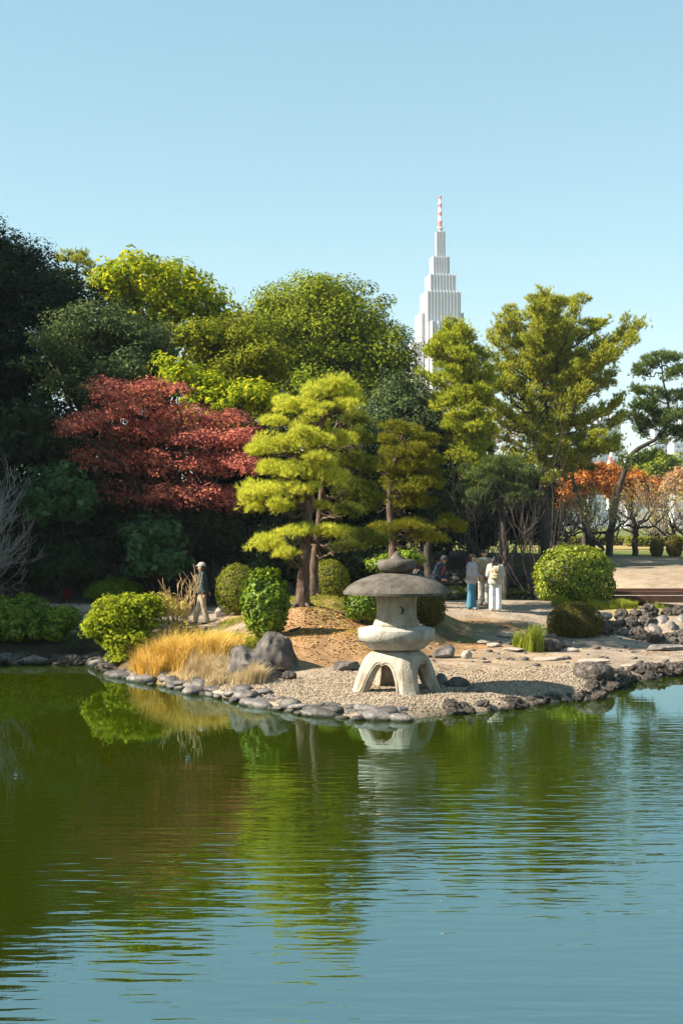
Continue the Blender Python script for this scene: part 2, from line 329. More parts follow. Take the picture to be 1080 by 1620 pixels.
amp = math_n('MULTIPLY', lee.outputs[0], gm.outputs[0])
hsum = math_n('MULTIPLY_ADD', wb, 0.28, math_n('MULTIPLY_ADD', wc, 0.5, wa))
hh = math_n('MULTIPLY', hsum, amp)
bp = n.new('ShaderNodeBump'); bp.inputs['Strength'].default_value = 1.0; bp.inputs['Distance'].default_value = 0.0105; L.new(hh, bp.inputs['Height'])
p = n.new('ShaderNodeBsdfPrincipled'); p.inputs['Base Color'].default_value = (0.019, 0.027, 0.0, 1); p.inputs['Roughness'].default_value = 0.0
p.inputs['IOR'].default_value = 5.0; p.inputs['Specular Tint'].default_value = (0.66, 0.90, 1.0, 1); L.new(bp.outputs[0], p.inputs['Normal'])
L.new(p.outputs[0], o.inputs[0])
me = mesh_np('pond', [(-70, 2, 0), (70, 2, 0), (70, 80, 0), (-70, 80, 0)], [(0, 1, 2, 3)], m)
tag(link('pond', me), kind='structure')
# ------------------------------------------------------------------ foliage generators
def leaf_quads(P, N, length, width, rng, droop=0.0, fold=0.25):
    n = len(P); R = rng.normal(size=(n, 3)); R[:, 2] -= droop
    T = nrm(R-np.sum(R*N, 1, keepdims=True)*N); B = np.cross(N, T)
    s = (0.65+0.7*rng.rand(n))[:, None]; l = length*s/2; wd = width*s/2
    V = np.stack([P-T*l, P+B*wd+N*wd*fold, P+T*l, P-B*wd+N*wd*fold], 1).reshape(-1, 3)
    return V, np.arange(n*4).reshape(-1, 4)
def sphere_dirs(n, rng): return nrm(rng.normal(size=(n, 3)))
def crown_np(blobs, n, leaf, clump, rng, flat=0.8, droop=0.0, up=0.35, inner=0.16, fill=0.5, shell=0.62):
    """leaf clumps spread over a set of ellipsoids (centre, radii)"""
    C = np.array([b[0] for b in blobs], float); R = np.array([b[1] for b in blobs], float)
    area = (R[:, 0]*R[:, 1]+R[:, 0]*R[:, 2]+R[:, 1]*R[:, 2]); share = area/area.sum()
    n = int(n*0.70); leaf = (leaf[0]*1.1, leaf[1]*1.1)
    Ps, Ns = [], []
    n_in = int(n*inner)
    for c, r, s, ar in zip(C, R, share, area):
        k = max(4, int(ar*4.2*fill/clump**2)); m_ = max(1, int(n*s/k))
        d = sphere_dirs(k, rng); d[:, 2] = np.where(d[:, 2] < -0.35, -d[:, 2]*0.6, d[:, 2]); d = nrm(d)
        rad = shell+(1-shell)*rng.rand(k, 1)**0.5*1.12
        cc = c+d*r*rad+rng.normal(size=(k, 3))*clump*0.22
        cs = clump*(0.55+0.75*rng.rand(k))
        u = sphere_dirs(k*m_, rng); q = np.repeat(np.arange(k), m_)
        rr = (0.35+0.65*rng.rand(k*m_)**0.6)*cs[q]
        Ps.append(cc[q]+u*rr[:, None]*np.array([1, 1, flat]))
        nn = u*0.6+d[q]*0.4+rng.normal(size=(k*m_, 3))*0.33; nn[:, 2] += up
        Ns.append(nrm(nn))
    P = np.concatenate(Ps); N = np.concatenate(Ns)
    V, F = leaf_quads(P, N, leaf[0], leaf[1], rng, droop)
    if n_in:
        q = rng.choice(len(C), n_in, p=share); d = sphere_dirs(n_in, rng)
        Pi = C[q]+d*R[q]*(0.25+0.5*rng.rand(n_in, 1)); Vi, Fi = leaf_quads(Pi, nrm(d+rng.normal(size=d.shape)*0.6), leaf[0]*2.4, leaf[1]*2.4, rng)
        V, F = join_np([(V, F), (Vi, Fi)])
    return V, F
def blobs_px(lst):
    """(px, py, distance, half width px, half height px, half depth m)"""
    o = []
    for (px, py, D, hw, hh, dp) in lst:
        k = D/F_PX; o.append((tuple(at(px, py, D)), (hw*k, dp, hh*k)))
    return o
def wob(pts, amt, rng, n=10):
    c = curve(pts, n); return [p+Vector(rng.normal(size=3))*amt*(0 if i in (0, len(c)-1) else 1) for i, p in enumerate(c)]
def limbs_to(parent, start_pts, ends, r0, mat, rng, amt=0.12, name='limb', sides=6):
    """one object for each limb: from a point on the trunk out to the foliage"""
    for (s, e) in zip(start_pts, ends):
        s = Vector(s); e = Vector(e); mid = s.lerp(e, 0.5)+Vector((0, 0, 0.12*(e-s).length))
        pts = wob([s, mid, e], amt, rng, 8)
        V, F = tube_np(pts, lerp_r([r0, r0*0.55, r0*0.15], len(pts)), sides)
        link(name, mesh_np(name, V, F, mat, True), parent)
def broadleaf(name, label, cat, blobs, n, leaf, clump, mat, seed, trunk=None, tr=0.25, group=None, bark='bark', limbs=7, **kw):
    rng = RS(seed); bl = blobs_px(blobs)
    big = max(bl, key=lambda b: b[1][0]*b[1][2])
    cx, cyy, cz = big[0]
    bx, by = (trunk if trunk else (cx, cyy))
    z0 = gz(bx, by); t = thing(name, label, cat, (bx, by, z0), group)
    base = Vector((bx, by, z0))
    def loc(V): return V-np.array(base)
    top = Vector((cx, cyy, cz+0.2*big[1][2]))-base
    tp = wob([Vector((0, 0, -0.15)), Vector((top.x*0.15, top.y*0.15, top.z*0.35)), Vector((top.x*0.6, top.y*0.6, top.z*0.7)), top], tr*0.25, rng, 12)
    V, F = tube_np(tp, lerp_r([tr*1.35, tr, tr*0.75, tr*0.3], len(tp)), 9)
    link('trunk', mesh_np('trunk', V, F, M[bark], True), t)
    if limbs:
        st, en = [], []
        for k in range(limbs):
            c, r = bl[rng.randint(len(bl))]; d = sphere_dirs(1, rng)[0]; d[2] = abs(d[2])*0.6
            en.append(Vector(c)+Vector(d*np.array(r)*0.85)-base); st.append(tp[4+rng.randint(6)])
        limbs_to(t, st, en, tr*0.42, M[bark], rng, 0.1)
    V, F = crown_np(bl, n, leaf, clump, rng, **kw)
    link('crown', mesh_np('crown', loc(V), F, mat), t, kind='stuff')
    return t
def shrub(name, label, cat, blobs, n, leaf, clump, mat, seed, group=None, stems=5, bark='bark', **kw):
    rng = RS(seed); bl = blobs_px(blobs); c0 = bl[0][0]; z0 = gz(c0[0], c0[1])
    base = Vector((c0[0], c0[1], z0)); t = thing(name, label, cat, base, group)
    for k in range(stems):
        c, r = bl[k % len(bl)]; e = Vector(c)+Vector(sphere_dirs(1, rng)[0]*np.array(r)*0.7)-base; e.z = max(e.z, 0.2)
        s = Vector((rng.normal()*0.08, rng.normal()*0.08, -0.05)); pts = wob([s, s.lerp(e, 0.4)+Vector((0, 0, 0.1)), e], 0.03, rng, 6)
        V, F = tube_np(pts, lerp_r([0.035, 0.02, 0.006], len(pts)), 5); link('stem', mesh_np('stem', V, F, M[bark], True), t)
    V, F = crown_np(bl, n, leaf, clump, rng, **kw)
    V[:, 2] = np.maximum(V[:, 2], z0+0.02)
    link('foliage', mesh_np('foliage', V-np.array(base), F, mat), t, kind='stuff')
    return t
def topiary(name, label, px, py_top, py_bot, D, hw, mat, seed, n=9000, leaf=(0.045, 0.028), rough=0.055, group=None, dp=None, egg=0.0, cat='bush', base_cut=0.0, patchy=0.0, sink=.60):
    """a clipped bush: leaves packed on a closed rounded surface"""
    n = int(n*.8); rng = RS(seed); k = D/F_PX; x = xat(px, D); zt, zb = zat(py_top, D), zat(py_bot, D); z0 = gz(x, D); zb = min(zb, z0+0.12)
    r = np.array([hw*k, dp or hw*k, (zt-zb)*sink]); c = np.array([x, D, zt-r[2]])
    t = thing(name, label, cat, (x, D, z0), group); base = np.array([x, D, z0])
    d = sphere_dirs(n, rng); bump = 1+rough*fnoise(d*1.0+seed, 2.6, 3)+patchy*fnoise(d+seed, 6, 2)
    rr = bump*(1-0.16*rng.rand(n)**2.0)*np.where(rng.rand(n) < .035, 1.03+.06*rng.rand(n), 1); P = c+d*r*rr[:, None]
    P[:, 0] = c[0]+(P[:, 0]-c[0])*(1-egg*(P[:, 2]-c[2])/r[2])
    keep = P[:, 2] > z0+0.02+base_cut; P = P[keep]; d = d[keep]
    N = nrm(d+rng.normal(size=d.shape)*0.42+np.array([0, 0, 0.25])); V, F = leaf_quads(P, N, leaf[0], leaf[1], rng)
    ns = max(60, n//120); f = np.linspace(0, 1, 9)[1:-1]
    link('foliage', mesh_np('foliage', V-base, F, mat), t, kind='stuff')
    # dense twiggy heart that stops light
    m_ = MB().ell(c-base, r*(0.86-rough), 14, 9); m_.v = [(a_, b_, max(c_, 0.03+base_cut)) for a_, b_, c_ in m_.v]; m_.build('twig_core', M['bark'], t, True)
    for q in range(3):
        MB().tube([(rng.normal()*0.06, rng.normal()*0.06, -0.05), (rng.normal()*0.1, rng.normal()*0.1, max(0.25, c[2]-z0))], [0.04, 0.03], 6).build('stem', M['bark'], t, True)
    return t
def needle_tufts(P, D, n, length, width, spread, rng):
    """tufts of pine needles: thin triangles splayed round a direction"""
    m_ = len(P)*n; Pr = np.repeat(P, n, 0); Dr = np.repeat(D, n, 0)
    d = nrm(Dr+rng.normal(size=(m_, 3))*spread); l = (length*(0.6+0.6*rng.rand(m_)))[:, None]
    s = nrm(np.cross(d, Dr*.9+rng.normal(size=(m_, 3))*.45)); wv = s*width/2
    V = np.stack([Pr-wv, Pr+wv, Pr+d*l], 1).reshape(-1, 3)
    return V, np.arange(m_*3).reshape(-1, 3)
def pad_np(c, r, nt_, rng, length=0.12, width=0.011, per=12, lobes=7):
    """a cloud-pruned pad: a low heap of needle tufts made of several lobes"""
    c = np.array(c); r = np.array(r); Ps, Ds = [], []
    for k in range(lobes):
        a = rng.rand()*2*PI; q = rng.rand()**0.5*0.62
        lc = c+np.array([math.cos(a)*q*r[0], math.sin(a)*q*r[1], (rng.rand()-0.45)*1.0*r[2]]); lr = r*np.array([0.46, 0.48, 0.62])*(0.75+0.45*rng.rand())
        m_ = nt_//lobes; d = sphere_dirs(m_, rng); d[:, 2] = np.where(d[:, 2] < -0.25, -d[:, 2], d[:, 2])
        Ps.append(lc+d*lr*(0.72+0.3*rng.rand(m_, 1))); e = d*np.array([1, 1, 0.7]); e[:, 2] += 0.65; Ds.append(nrm(e))
    P = np.concatenate(Ps); D = np.concatenate(Ds)
    return needle_tufts(P, D, per, length, width, 0.55, rng)
def twigs(start, direction, length, radius, depth, rng, spread=0.5, up=0.15, kids=3, seg=4, shrink=0.68, wig=0.16):
    """recursive bare branching -> list of (points, radii)"""
    o = []; p = Vector(start); d = Vector(direction).normalized(); pts = [p.copy()]
    for s in range(seg):
        d = (d+Vector(rng.normal(size=3))*wig+Vector((0, 0, up))).normalized(); p = p+d*(length/seg); pts.append(p.copy())
    o.append((pts, lerp_r([radius, radius*0.6], len(pts))))
    if depth > 0:
        for k in range(kids):
            i = 1+rng.randint(seg); nd = (pts[i]-pts[i-1]).normalized()+Vector(rng.normal(size=3))*spread
            o += twigs(pts[i], nd, length*shrink*(0.75+0.5*rng.rand()), radius*0.55, depth-1, rng, spread, up, kids, seg, shrink, wig)
    return o
def twig_mesh(name, tw, mat, parent, sides=3, kind='stuff', minr=0.0):
    V, F = join_np([tube_np(a_, np.maximum(b_, minr), sides) for a_, b_ in tw]); return link(name, mesh_np(name, V, F, mat, True), parent, kind=kind)
def blades(P, H, width, lean, rng, wind=(0, 0)):
    """grass blades, two bent segments each"""
    n = len(P); a = rng.rand(n)*2*PI; L_ = np.c_[np.cos(a), np.sin(a)]*(lean*rng.rand(n)**0.7)[:, None]+np.array(wind); h = H*(0.55+0.6*rng.rand(n))
    d = np.c_[L_, np.ones(n)]; m1 = P+np.c_[L_*0.28*h[:, None], 0.58*h]; tp = P+np.c_[L_*h[:, None], h*(1-0.35*np.linalg.norm(L_, axis=1))]
    s = np.c_[-np.sin(a+0.6), np.cos(a+0.6), np.zeros(n)]*width/2
    V = np.stack([P-s, P+s, m1+s*0.8, m1-s*0.8, tp+s*0.12, tp-s*0.12], 1).reshape(-1, 3)
    i = np.arange(n)[:, None]*6
    F = np.concatenate([i+np.array([[0, 1, 2, 3]]), i+np.array([[3, 2, 4, 5]])])
    return V, F

# foliage colours
G = leaf_mat
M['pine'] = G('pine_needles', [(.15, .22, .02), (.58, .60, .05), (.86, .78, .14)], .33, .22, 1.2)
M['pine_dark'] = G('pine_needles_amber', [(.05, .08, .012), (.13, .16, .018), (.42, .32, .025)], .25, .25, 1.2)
M['conifer'] = G('conifer_needles', [(.09, .12, .02), (.31, .36, .03), (.64, .56, .07)], .33, .3, 0.35)
M['conifer2'] = G('conifer_needles_bright', [(.11, .16, .02), (.35, .41, .025), (.66, .60, .06)], .33, .3, 0.4)
M['pine_shaded'] = G('pine_needles_shaded', [(.04, .07, .015), (.11, .14, .02), (.24, .24, .035)], .3, .25, 1.2)  # same needles, darker: the large pine's shade is put into the colour
M['red_pine'] = G('red_pine_needles', [(.045, .08, .025), (.10, .15, .04), (.20, .23, .05)], .25, .3, 0.5)
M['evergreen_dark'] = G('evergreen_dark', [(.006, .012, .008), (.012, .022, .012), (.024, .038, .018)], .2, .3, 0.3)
M['evergreen'] = G('evergreen', [(.05, .085, .010), (.15, .19, .016), (.32, .33, .025)], .3, .35, 0.25)
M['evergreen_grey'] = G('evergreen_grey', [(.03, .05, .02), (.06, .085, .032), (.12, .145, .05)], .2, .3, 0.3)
M['yellow_tree'] = G('yellow_tree', [(.10, .17, .012), (.27, .33, .015), (.50, .45, .02)], .4, .3, 0.3)
M['olive'] = G('olive', [(.06, .085, .010), (.15, .17, .014), (.29, .27, .02)], .3, .3, 0.3)
M['maple_red'] = G('maple_red', [(.12, .028, .055), (.44, .12, .09), (.78, .29, .16)], .42, .32, 0.5)
M['maple_orange'] = G('maple_orange', [(.26, .075, .02), (.46, .145, .03), (.56, .26, .06)], .4, .3, 0.3)
M['pink_tree'] = G('pink_tree', [(.26, .13, .07), (.38, .21, .10), (.48, .32, .15)], .4, .3, 0.3)
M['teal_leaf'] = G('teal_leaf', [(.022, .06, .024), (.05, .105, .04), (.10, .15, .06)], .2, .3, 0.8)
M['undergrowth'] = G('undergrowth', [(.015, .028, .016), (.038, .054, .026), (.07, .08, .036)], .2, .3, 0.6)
M['bright_bush'] = G('bright_bush', [(.12, .17, .012), (.24, .29, .015), (.36, .36, .03)], .4, .3, 1.5)
M['gloss_bush'] = G('gloss_bush', [(.04, .09, .008), (.11, .19, .010), (.28, .31, .022)], .25, .3, 2.0, 0.015)
M['clipped'] = G('clipped', [(.09, .12, .012), (.17, .19, .02), (.28, .26, .035)], .25, .22, 2.0)
M['clipped_dark'] = G('clipped_dark', [(.05, .05, .012), (.10, .085, .016), (.17, .13, .02)], .25, .3, 2.5)
M['camellia'] = G('camellia', [(.05, .10, .008), (.16, .21, .012), (.36, .36, .03)], .25, .3, 1.5, 0.015)
M['gold_grass'] = G('gold_grass', [(.46, .24, .03), (.74, .48, .09), (.84, .68, .28)], .3, .3, 1.2)
M['pale_grass'] = G('pale_grass', [(.36, .25, .13), (.55, .42, .24), (.62, .52, .30)], .3, .3, 1.2)
M['green_grass'] = G('green_grass', [(.12, .17, .02), (.24, .29, .03), (.38, .36, .05)], .3, .3, 1.2)
M['lawn_blade'] = G('lawn_blade', [(.20, .17, .03), (.32, .29, .045), (.26, .31, .045)], .3, .3, 1.0)
M['litter'] = G('litter', [(.22, .09, .03), (.42, .22, .07), (.55, .40, .12)], .2, .3, 1.0)
M['red_ball'] = G('red_ball', [(.12, .02, .02), (.22, .04, .03)], .2, .2, 2)
M['buds'] = G('buds', [(.35, .27, .05), (.50, .42, .08), (.40, .25, .12)], .3, .3, 1)

# ------------------------------------------------------------------ woods at the back, left to right
T = broadleaf
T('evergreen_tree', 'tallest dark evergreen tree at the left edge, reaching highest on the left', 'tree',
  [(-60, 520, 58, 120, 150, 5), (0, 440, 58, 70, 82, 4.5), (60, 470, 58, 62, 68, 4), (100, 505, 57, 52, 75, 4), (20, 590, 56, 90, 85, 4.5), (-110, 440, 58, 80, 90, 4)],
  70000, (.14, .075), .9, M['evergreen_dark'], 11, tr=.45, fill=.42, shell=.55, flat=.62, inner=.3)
T('evergreen_tree', 'grey-green evergreen with a few sunlit clumps below the yellow tree', 'tree',
  [(165, 545, 52, 62, 55, 3), (215, 570, 52, 55, 60, 3), (115, 570, 52, 50, 60, 3), (170, 620, 51, 95, 60, 3)], 42000, (.13, .065), .7, M['evergreen_grey'], 12, tr=.3, fill=.42, shell=.55, flat=.6)
T('deciduous_tree', 'yellow-green leafy tree lit by sun above the dark evergreens', 'tree',
  [(215, 450, 60, 62, 50, 3.2), (270, 470, 60, 58, 45, 3), (190, 480, 60, 45, 45, 3), (310, 480, 61, 42, 34, 2.5), (345, 498, 61, 34, 16, 1.6), (250, 520, 60, 80, 55, 3)],
  17000, (.20, .12), .5, M['yellow_tree'], 13, tr=.3, limbs=16, inner=.02, shell=.35, fill=.36)
T('broadleaf_tree', 'olive green tree between yellow tree and the big domed tree', 'tree',
  [(375, 560, 57, 55, 50, 3), (330, 545, 57, 50, 45, 3), (410, 590, 56, 45, 55, 3), (350, 610, 56, 80, 60, 3)], 30000, (.14, .08), .7, M['olive'], 14, tr=.3, fill=.4, shell=.5, flat=.6)
T('deciduous_tree', 'bright yellow-green tree peeking out just above the red maple', 'tree',
  [(290, 605, 48.5, 36, 34, 1.6), (335, 628, 48.5, 34, 32, 1.6), (385, 635, 48.5, 38, 30, 1.6), (415, 640, 49, 22, 28, 1.5), (262, 582, 48.5, 14, 18, .8), (330, 670, 48, 60, 40, 1.8)], 13000, (.15, .09), .34, M['yellow_tree'], 15, tr=.18, inner=.03, shell=.4, fill=.4)
T('evergreen_tree', 'large domed evergreen tree in the middle of the background', 'tree',
  [(510, 540, 80, 108, 98, 6), (445, 560, 79, 72, 78, 5), (580, 575, 79, 62, 80, 5), (510, 490, 80, 70, 46, 5), (625, 600, 78, 34, 50, 3), (500, 650, 78, 130, 80, 5.5), (420, 500, 79, 30, 30, 2.5)],
  84000, (.17, .095), 1.2, M['evergreen'], 16, tr=.5, fill=.42, shell=.52, flat=.62)
T('evergreen_tree', 'dim grey-green tree in shade right of the cloud-pruned pines', 'tree',
  [(640, 660, 72, 52, 62, 3.5), (690, 695, 73, 44, 60, 3.5), (610, 720, 71, 60, 80, 3.5), (680, 775, 73, 66, 85, 3.5), (725, 790, 74, 40, 70, 3.5)], 42000, (.16, .09), .8, M['evergreen_grey'], 17, tr=.25)
T('evergreen_tree', 'dark tree filling the gap behind the pruned pines', 'tree',
  [(560, 760, 52, 80, 90, 2.5), (480, 800, 51, 60, 90, 2.5), (430, 760, 51, 50, 80, 2.5), (620, 830, 51, 70, 60, 2.5), (530, 825, 51.5, 60, 60, 2)], 34000, (.14, .08), .6, M['evergreen_dark'], 18, tr=.25)
T('evergreen_tree', 'dark broadleaf tree behind the group of three women', 'tree',
  [(745, 800, 78, 50, 60, 3), (790, 770, 79, 40, 45, 3), (700, 820, 78, 40, 60, 3), (835, 790, 80, 35, 40, 3)], 26000, (.17, .10), .7, M['evergreen_dark'], 19, tr=.25, fill=.4)
# red maple: flat layered sprays
rng = RS(5); mb = []
for (px, py, hw, hh) in [(200, 628, 55, 18), (255, 615, 35, 12), (170, 612, 28, 10), (235, 650, 60, 18), (300, 665, 55, 20), (360, 672, 40, 22), (385, 700, 32, 24), (330, 700, 70, 22), (250, 690, 80, 24),
                         (160, 670, 50, 22), (120, 680, 30, 18), (350, 740, 55, 26), (270, 740, 80, 28), (180, 730, 70, 30), (390, 740, 24, 20), (300, 790, 80, 28), (200, 790, 80, 30), (370, 800, 40, 30)]:
    mb.append((px, py, 45+rng.normal()*1.1, hw, hh, 1.5))
T('maple_tree', 'spreading maple with coral red top and purple shaded underside', 'tree', mb, 52000, (.085, .045), .33, M['maple_red'], 20, trunk=(-4.6, 45.5), tr=.2, limbs=14, flat=.35, up=.6, inner=.03, fill=.9)

# shaded undergrowth of the left bank
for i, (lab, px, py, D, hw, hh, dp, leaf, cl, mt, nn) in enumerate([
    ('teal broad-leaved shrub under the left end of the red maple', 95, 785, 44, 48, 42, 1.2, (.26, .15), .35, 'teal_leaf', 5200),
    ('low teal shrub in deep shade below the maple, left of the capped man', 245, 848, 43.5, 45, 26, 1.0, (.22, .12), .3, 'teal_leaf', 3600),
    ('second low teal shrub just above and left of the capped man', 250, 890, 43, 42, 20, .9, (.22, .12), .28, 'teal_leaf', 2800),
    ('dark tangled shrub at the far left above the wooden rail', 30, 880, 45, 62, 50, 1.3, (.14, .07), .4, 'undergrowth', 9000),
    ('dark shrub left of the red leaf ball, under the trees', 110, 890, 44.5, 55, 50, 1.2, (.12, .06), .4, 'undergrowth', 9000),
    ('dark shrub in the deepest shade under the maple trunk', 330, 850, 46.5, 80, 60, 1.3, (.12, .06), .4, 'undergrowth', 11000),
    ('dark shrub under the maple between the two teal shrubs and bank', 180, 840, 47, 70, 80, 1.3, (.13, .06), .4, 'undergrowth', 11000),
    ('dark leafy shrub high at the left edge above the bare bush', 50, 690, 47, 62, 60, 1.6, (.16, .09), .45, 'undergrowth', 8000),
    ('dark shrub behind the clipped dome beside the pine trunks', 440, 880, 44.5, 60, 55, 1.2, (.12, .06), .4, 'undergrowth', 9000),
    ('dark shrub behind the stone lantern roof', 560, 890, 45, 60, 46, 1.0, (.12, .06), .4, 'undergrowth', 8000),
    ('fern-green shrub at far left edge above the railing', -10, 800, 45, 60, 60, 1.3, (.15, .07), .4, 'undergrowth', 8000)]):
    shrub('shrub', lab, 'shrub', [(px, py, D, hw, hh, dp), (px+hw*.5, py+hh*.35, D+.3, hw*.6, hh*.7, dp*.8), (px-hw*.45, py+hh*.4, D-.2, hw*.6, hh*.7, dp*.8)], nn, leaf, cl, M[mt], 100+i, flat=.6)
# bare grey shrub at the left edge
def bare_bush(label, px, D, ztop, spread_m, seed, mat, n=26, name='bare_shrub', up=.16, depth=3, r=.016, kids=3, cat='shrub', zbase=None, minr=.004, z0=None):
    rng = RS(seed); x = xat(px, D); z = gz(x, D) if z0 is None else z0; t = thing(name, label, cat, (x, D, z)); H = ztop-z
    for q in range(n):
        a = rng.rand()*2*PI; d = Vector((math.cos(a)*spread_m, math.sin(a)*spread_m*.7, H))
        twig_mesh('branch', twigs((rng.normal()*.06, rng.normal()*.06, -.03), d, H*(.55+.3*rng.rand()), r, depth, rng, .42, up, kids, 4, .52), mat, t, minr=minr)
    return t
bare_bush('bare pale grey shrub with upswept twigs at the left edge', -30, 42, zat(775, 42), .6, 31, M['grey_twig'], 14, depth=3, r=.022, kids=4, minr=.006)
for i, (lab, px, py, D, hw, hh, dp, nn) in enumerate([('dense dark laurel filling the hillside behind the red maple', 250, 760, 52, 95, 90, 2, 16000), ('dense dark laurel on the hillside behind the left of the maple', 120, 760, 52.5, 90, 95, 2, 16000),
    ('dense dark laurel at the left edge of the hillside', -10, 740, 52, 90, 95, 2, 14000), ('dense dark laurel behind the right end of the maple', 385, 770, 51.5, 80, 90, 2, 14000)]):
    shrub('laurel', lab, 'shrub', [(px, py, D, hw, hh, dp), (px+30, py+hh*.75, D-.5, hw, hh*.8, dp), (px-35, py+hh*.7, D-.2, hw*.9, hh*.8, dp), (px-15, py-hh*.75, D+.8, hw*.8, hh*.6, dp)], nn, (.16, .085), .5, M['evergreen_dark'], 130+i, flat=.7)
# ------------------------------------------------------------------ cloud-pruned pines on the mound
def pruned_pine(label, D, trunk_px, pads, mat, seed, tr, per=17, dens=.75, length=.135):
    rng = RS(seed); x, y = xat(trunk_px[0][0], D), D; z0 = gz(x, y); base = Vector((x, y, z0)); t = thing('pine_tree', label, 'tree', base)
    tp = curve([at(a_, b_, D)-base for a_, b_ in trunk_px], 22); tp[0].z = -0.12
    rr = lerp_r([tr*1.5, tr*1.02, tr*.85, tr*.7, tr*.5, tr*.3], len(tp)); V, F = tube_np(tp, rr, 10)
    V += nrm(V)*0+0.012*vnoise(V, 9)[:, None]
    tk = link('trunk', mesh_np('trunk', V, F, M['pine_bark'], True), t)
    for k in range(5):   # surface roots
        a = k*1.3+rng.rand(); MB().tube([(math.cos(a)*tr*.6, math.sin(a)*tr*.6, .12), (math.cos(a)*tr*1.9, math.sin(a)*tr*1.9, .02), (math.cos(a)*tr*3, math.sin(a)*tr*3, -.05)], [tr*.5, tr*.3, tr*.1], 6).build('root', M['pine_bark'], tk, True)
    back = [(px+rng.normal()*8, py-4, hw*.85, hh*.9, dy+.75) for (px, py, hw, hh, dy) in pads if rng.rand() < .55 and dy > -.5]
    for (px, py, hw, hh, dy) in list(pads)+back:
        k = D/F_PX; c = at(px, py, D)-base; c.y += dy; r = np.array([hw*k*1.0, max(.5, hw*k*1.0), hh*k*.94])
        nt_ = int((.55 if dy > .5 else 1)*dens*(90+r[0]*r[1]*520+r[0]*r[2]*700))
        V, F = pad_np(c, r, nt_, rng, length, .0095, per, lobes=6+int(6*r[0])); po = link('foliage_pad', mesh_np('foliage_pad', V, F, mat), t, kind='stuff')
        # the limb that carries the pad, with forking twigs
        tz = [q for q in tp if q.z < c.z-.02] or [tp[6]]; s = tz[-1]
        e = Vector((c.x*.85+s.x*.15, c.y, c.z-.25*r[2])); pts = wob([s, s.lerp(e, .45)+Vector((0, 0, -.06)), e], .045, rng, 8)
        V, F = tube_np(pts, lerp_r([tr*.34, tr*.22, tr*.1], len(pts)), 7); link('limb', mesh_np('limb', V, F, M['pine_bark'], True), t)
        tw = []
        for q in range(6): tw += twigs(pts[4+rng.randint(5)], Vector((rng.normal()*.8, rng.normal()*.8, .25)), r[0]*.55, .016, 1, rng, .5, .1, 3)
        twig_mesh('twigs', tw, M['pine_bark'], po, minr=.005)
    return t
pruned_pine('large sunlit yellow-green cloud-pruned pine on the mound', 33.8, [(478, 960), (480, 915), (484, 850), (489, 790), (494, 740), (503, 690), (514, 645), (521, 605)],
  [(522, 614, 44, 21, 0), (497, 628, 30, 17, -.3), (550, 622, 26, 16, .1), (470, 645, 38, 20, -.1), (548, 645, 30, 18, -.25), (432, 672, 24, 14, 0), (488, 672, 34, 16, .5), (448, 708, 52, 20, -.25), (408, 714, 26, 16, .1), (500, 705, 32, 16, -.55), (540, 700, 30, 20, .5),
   (425, 780, 44, 24, -.1), (398, 800, 26, 20, 0), (470, 750, 46, 18, -.45), (450, 805, 30, 20, -.4), (520, 762, 38, 20, -.3), (500, 720, 40, 16, .6), (470, 846, 48, 16, -.3), (425, 864, 34, 18, -.1), (452, 880, 24, 14, -.45), (520, 845, 36, 15, -.2), (505, 655, 26, 14, -.65), (478, 690, 30, 14, -.75), (510, 735, 30, 15, -.75), (480, 778, 30, 16, -.7), (440, 745, 30, 16, -.3), (395, 785, 20, 16, -.2), (500, 800, 26, 13, .5)], M['pine'], 41, .135)
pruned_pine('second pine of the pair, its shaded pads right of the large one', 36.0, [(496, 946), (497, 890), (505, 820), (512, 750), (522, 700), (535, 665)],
  [(560, 668, 30, 18, 0), (572, 700, 34, 22, -.2), (552, 735, 38, 20, -.4), (585, 742, 28, 24, .2), (560, 778, 42, 22, 0), (590, 800, 26, 18, -.2), (555, 812, 34, 16, -.5), (572, 852, 40, 16, -.5), (600, 862, 26, 14, 0), (545, 868, 30, 12, -.8)], M['pine_shaded'], 42, .11)
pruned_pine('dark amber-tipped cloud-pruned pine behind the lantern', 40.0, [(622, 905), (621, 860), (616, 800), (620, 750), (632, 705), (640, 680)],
  [(640, 684, 40, 16, 0), (612, 700, 24, 14, -.1), (668, 702, 28, 16, .1), (640, 718, 50, 20, -.2), (680, 735, 22, 18, 0), (655, 748, 48, 20, .1), (608, 742, 24, 16, -.2), (640, 775, 50, 20, -.3), (685, 765, 20, 18, .2), (650, 800, 46, 18, .4), (645, 838, 46, 15, -.3), (612, 842, 24, 14, 0), (680, 852, 34, 14, -.2), (708, 828, 28, 15, .1), (728, 838, 18, 12, 0)], M['pine_dark'], 43, .12)

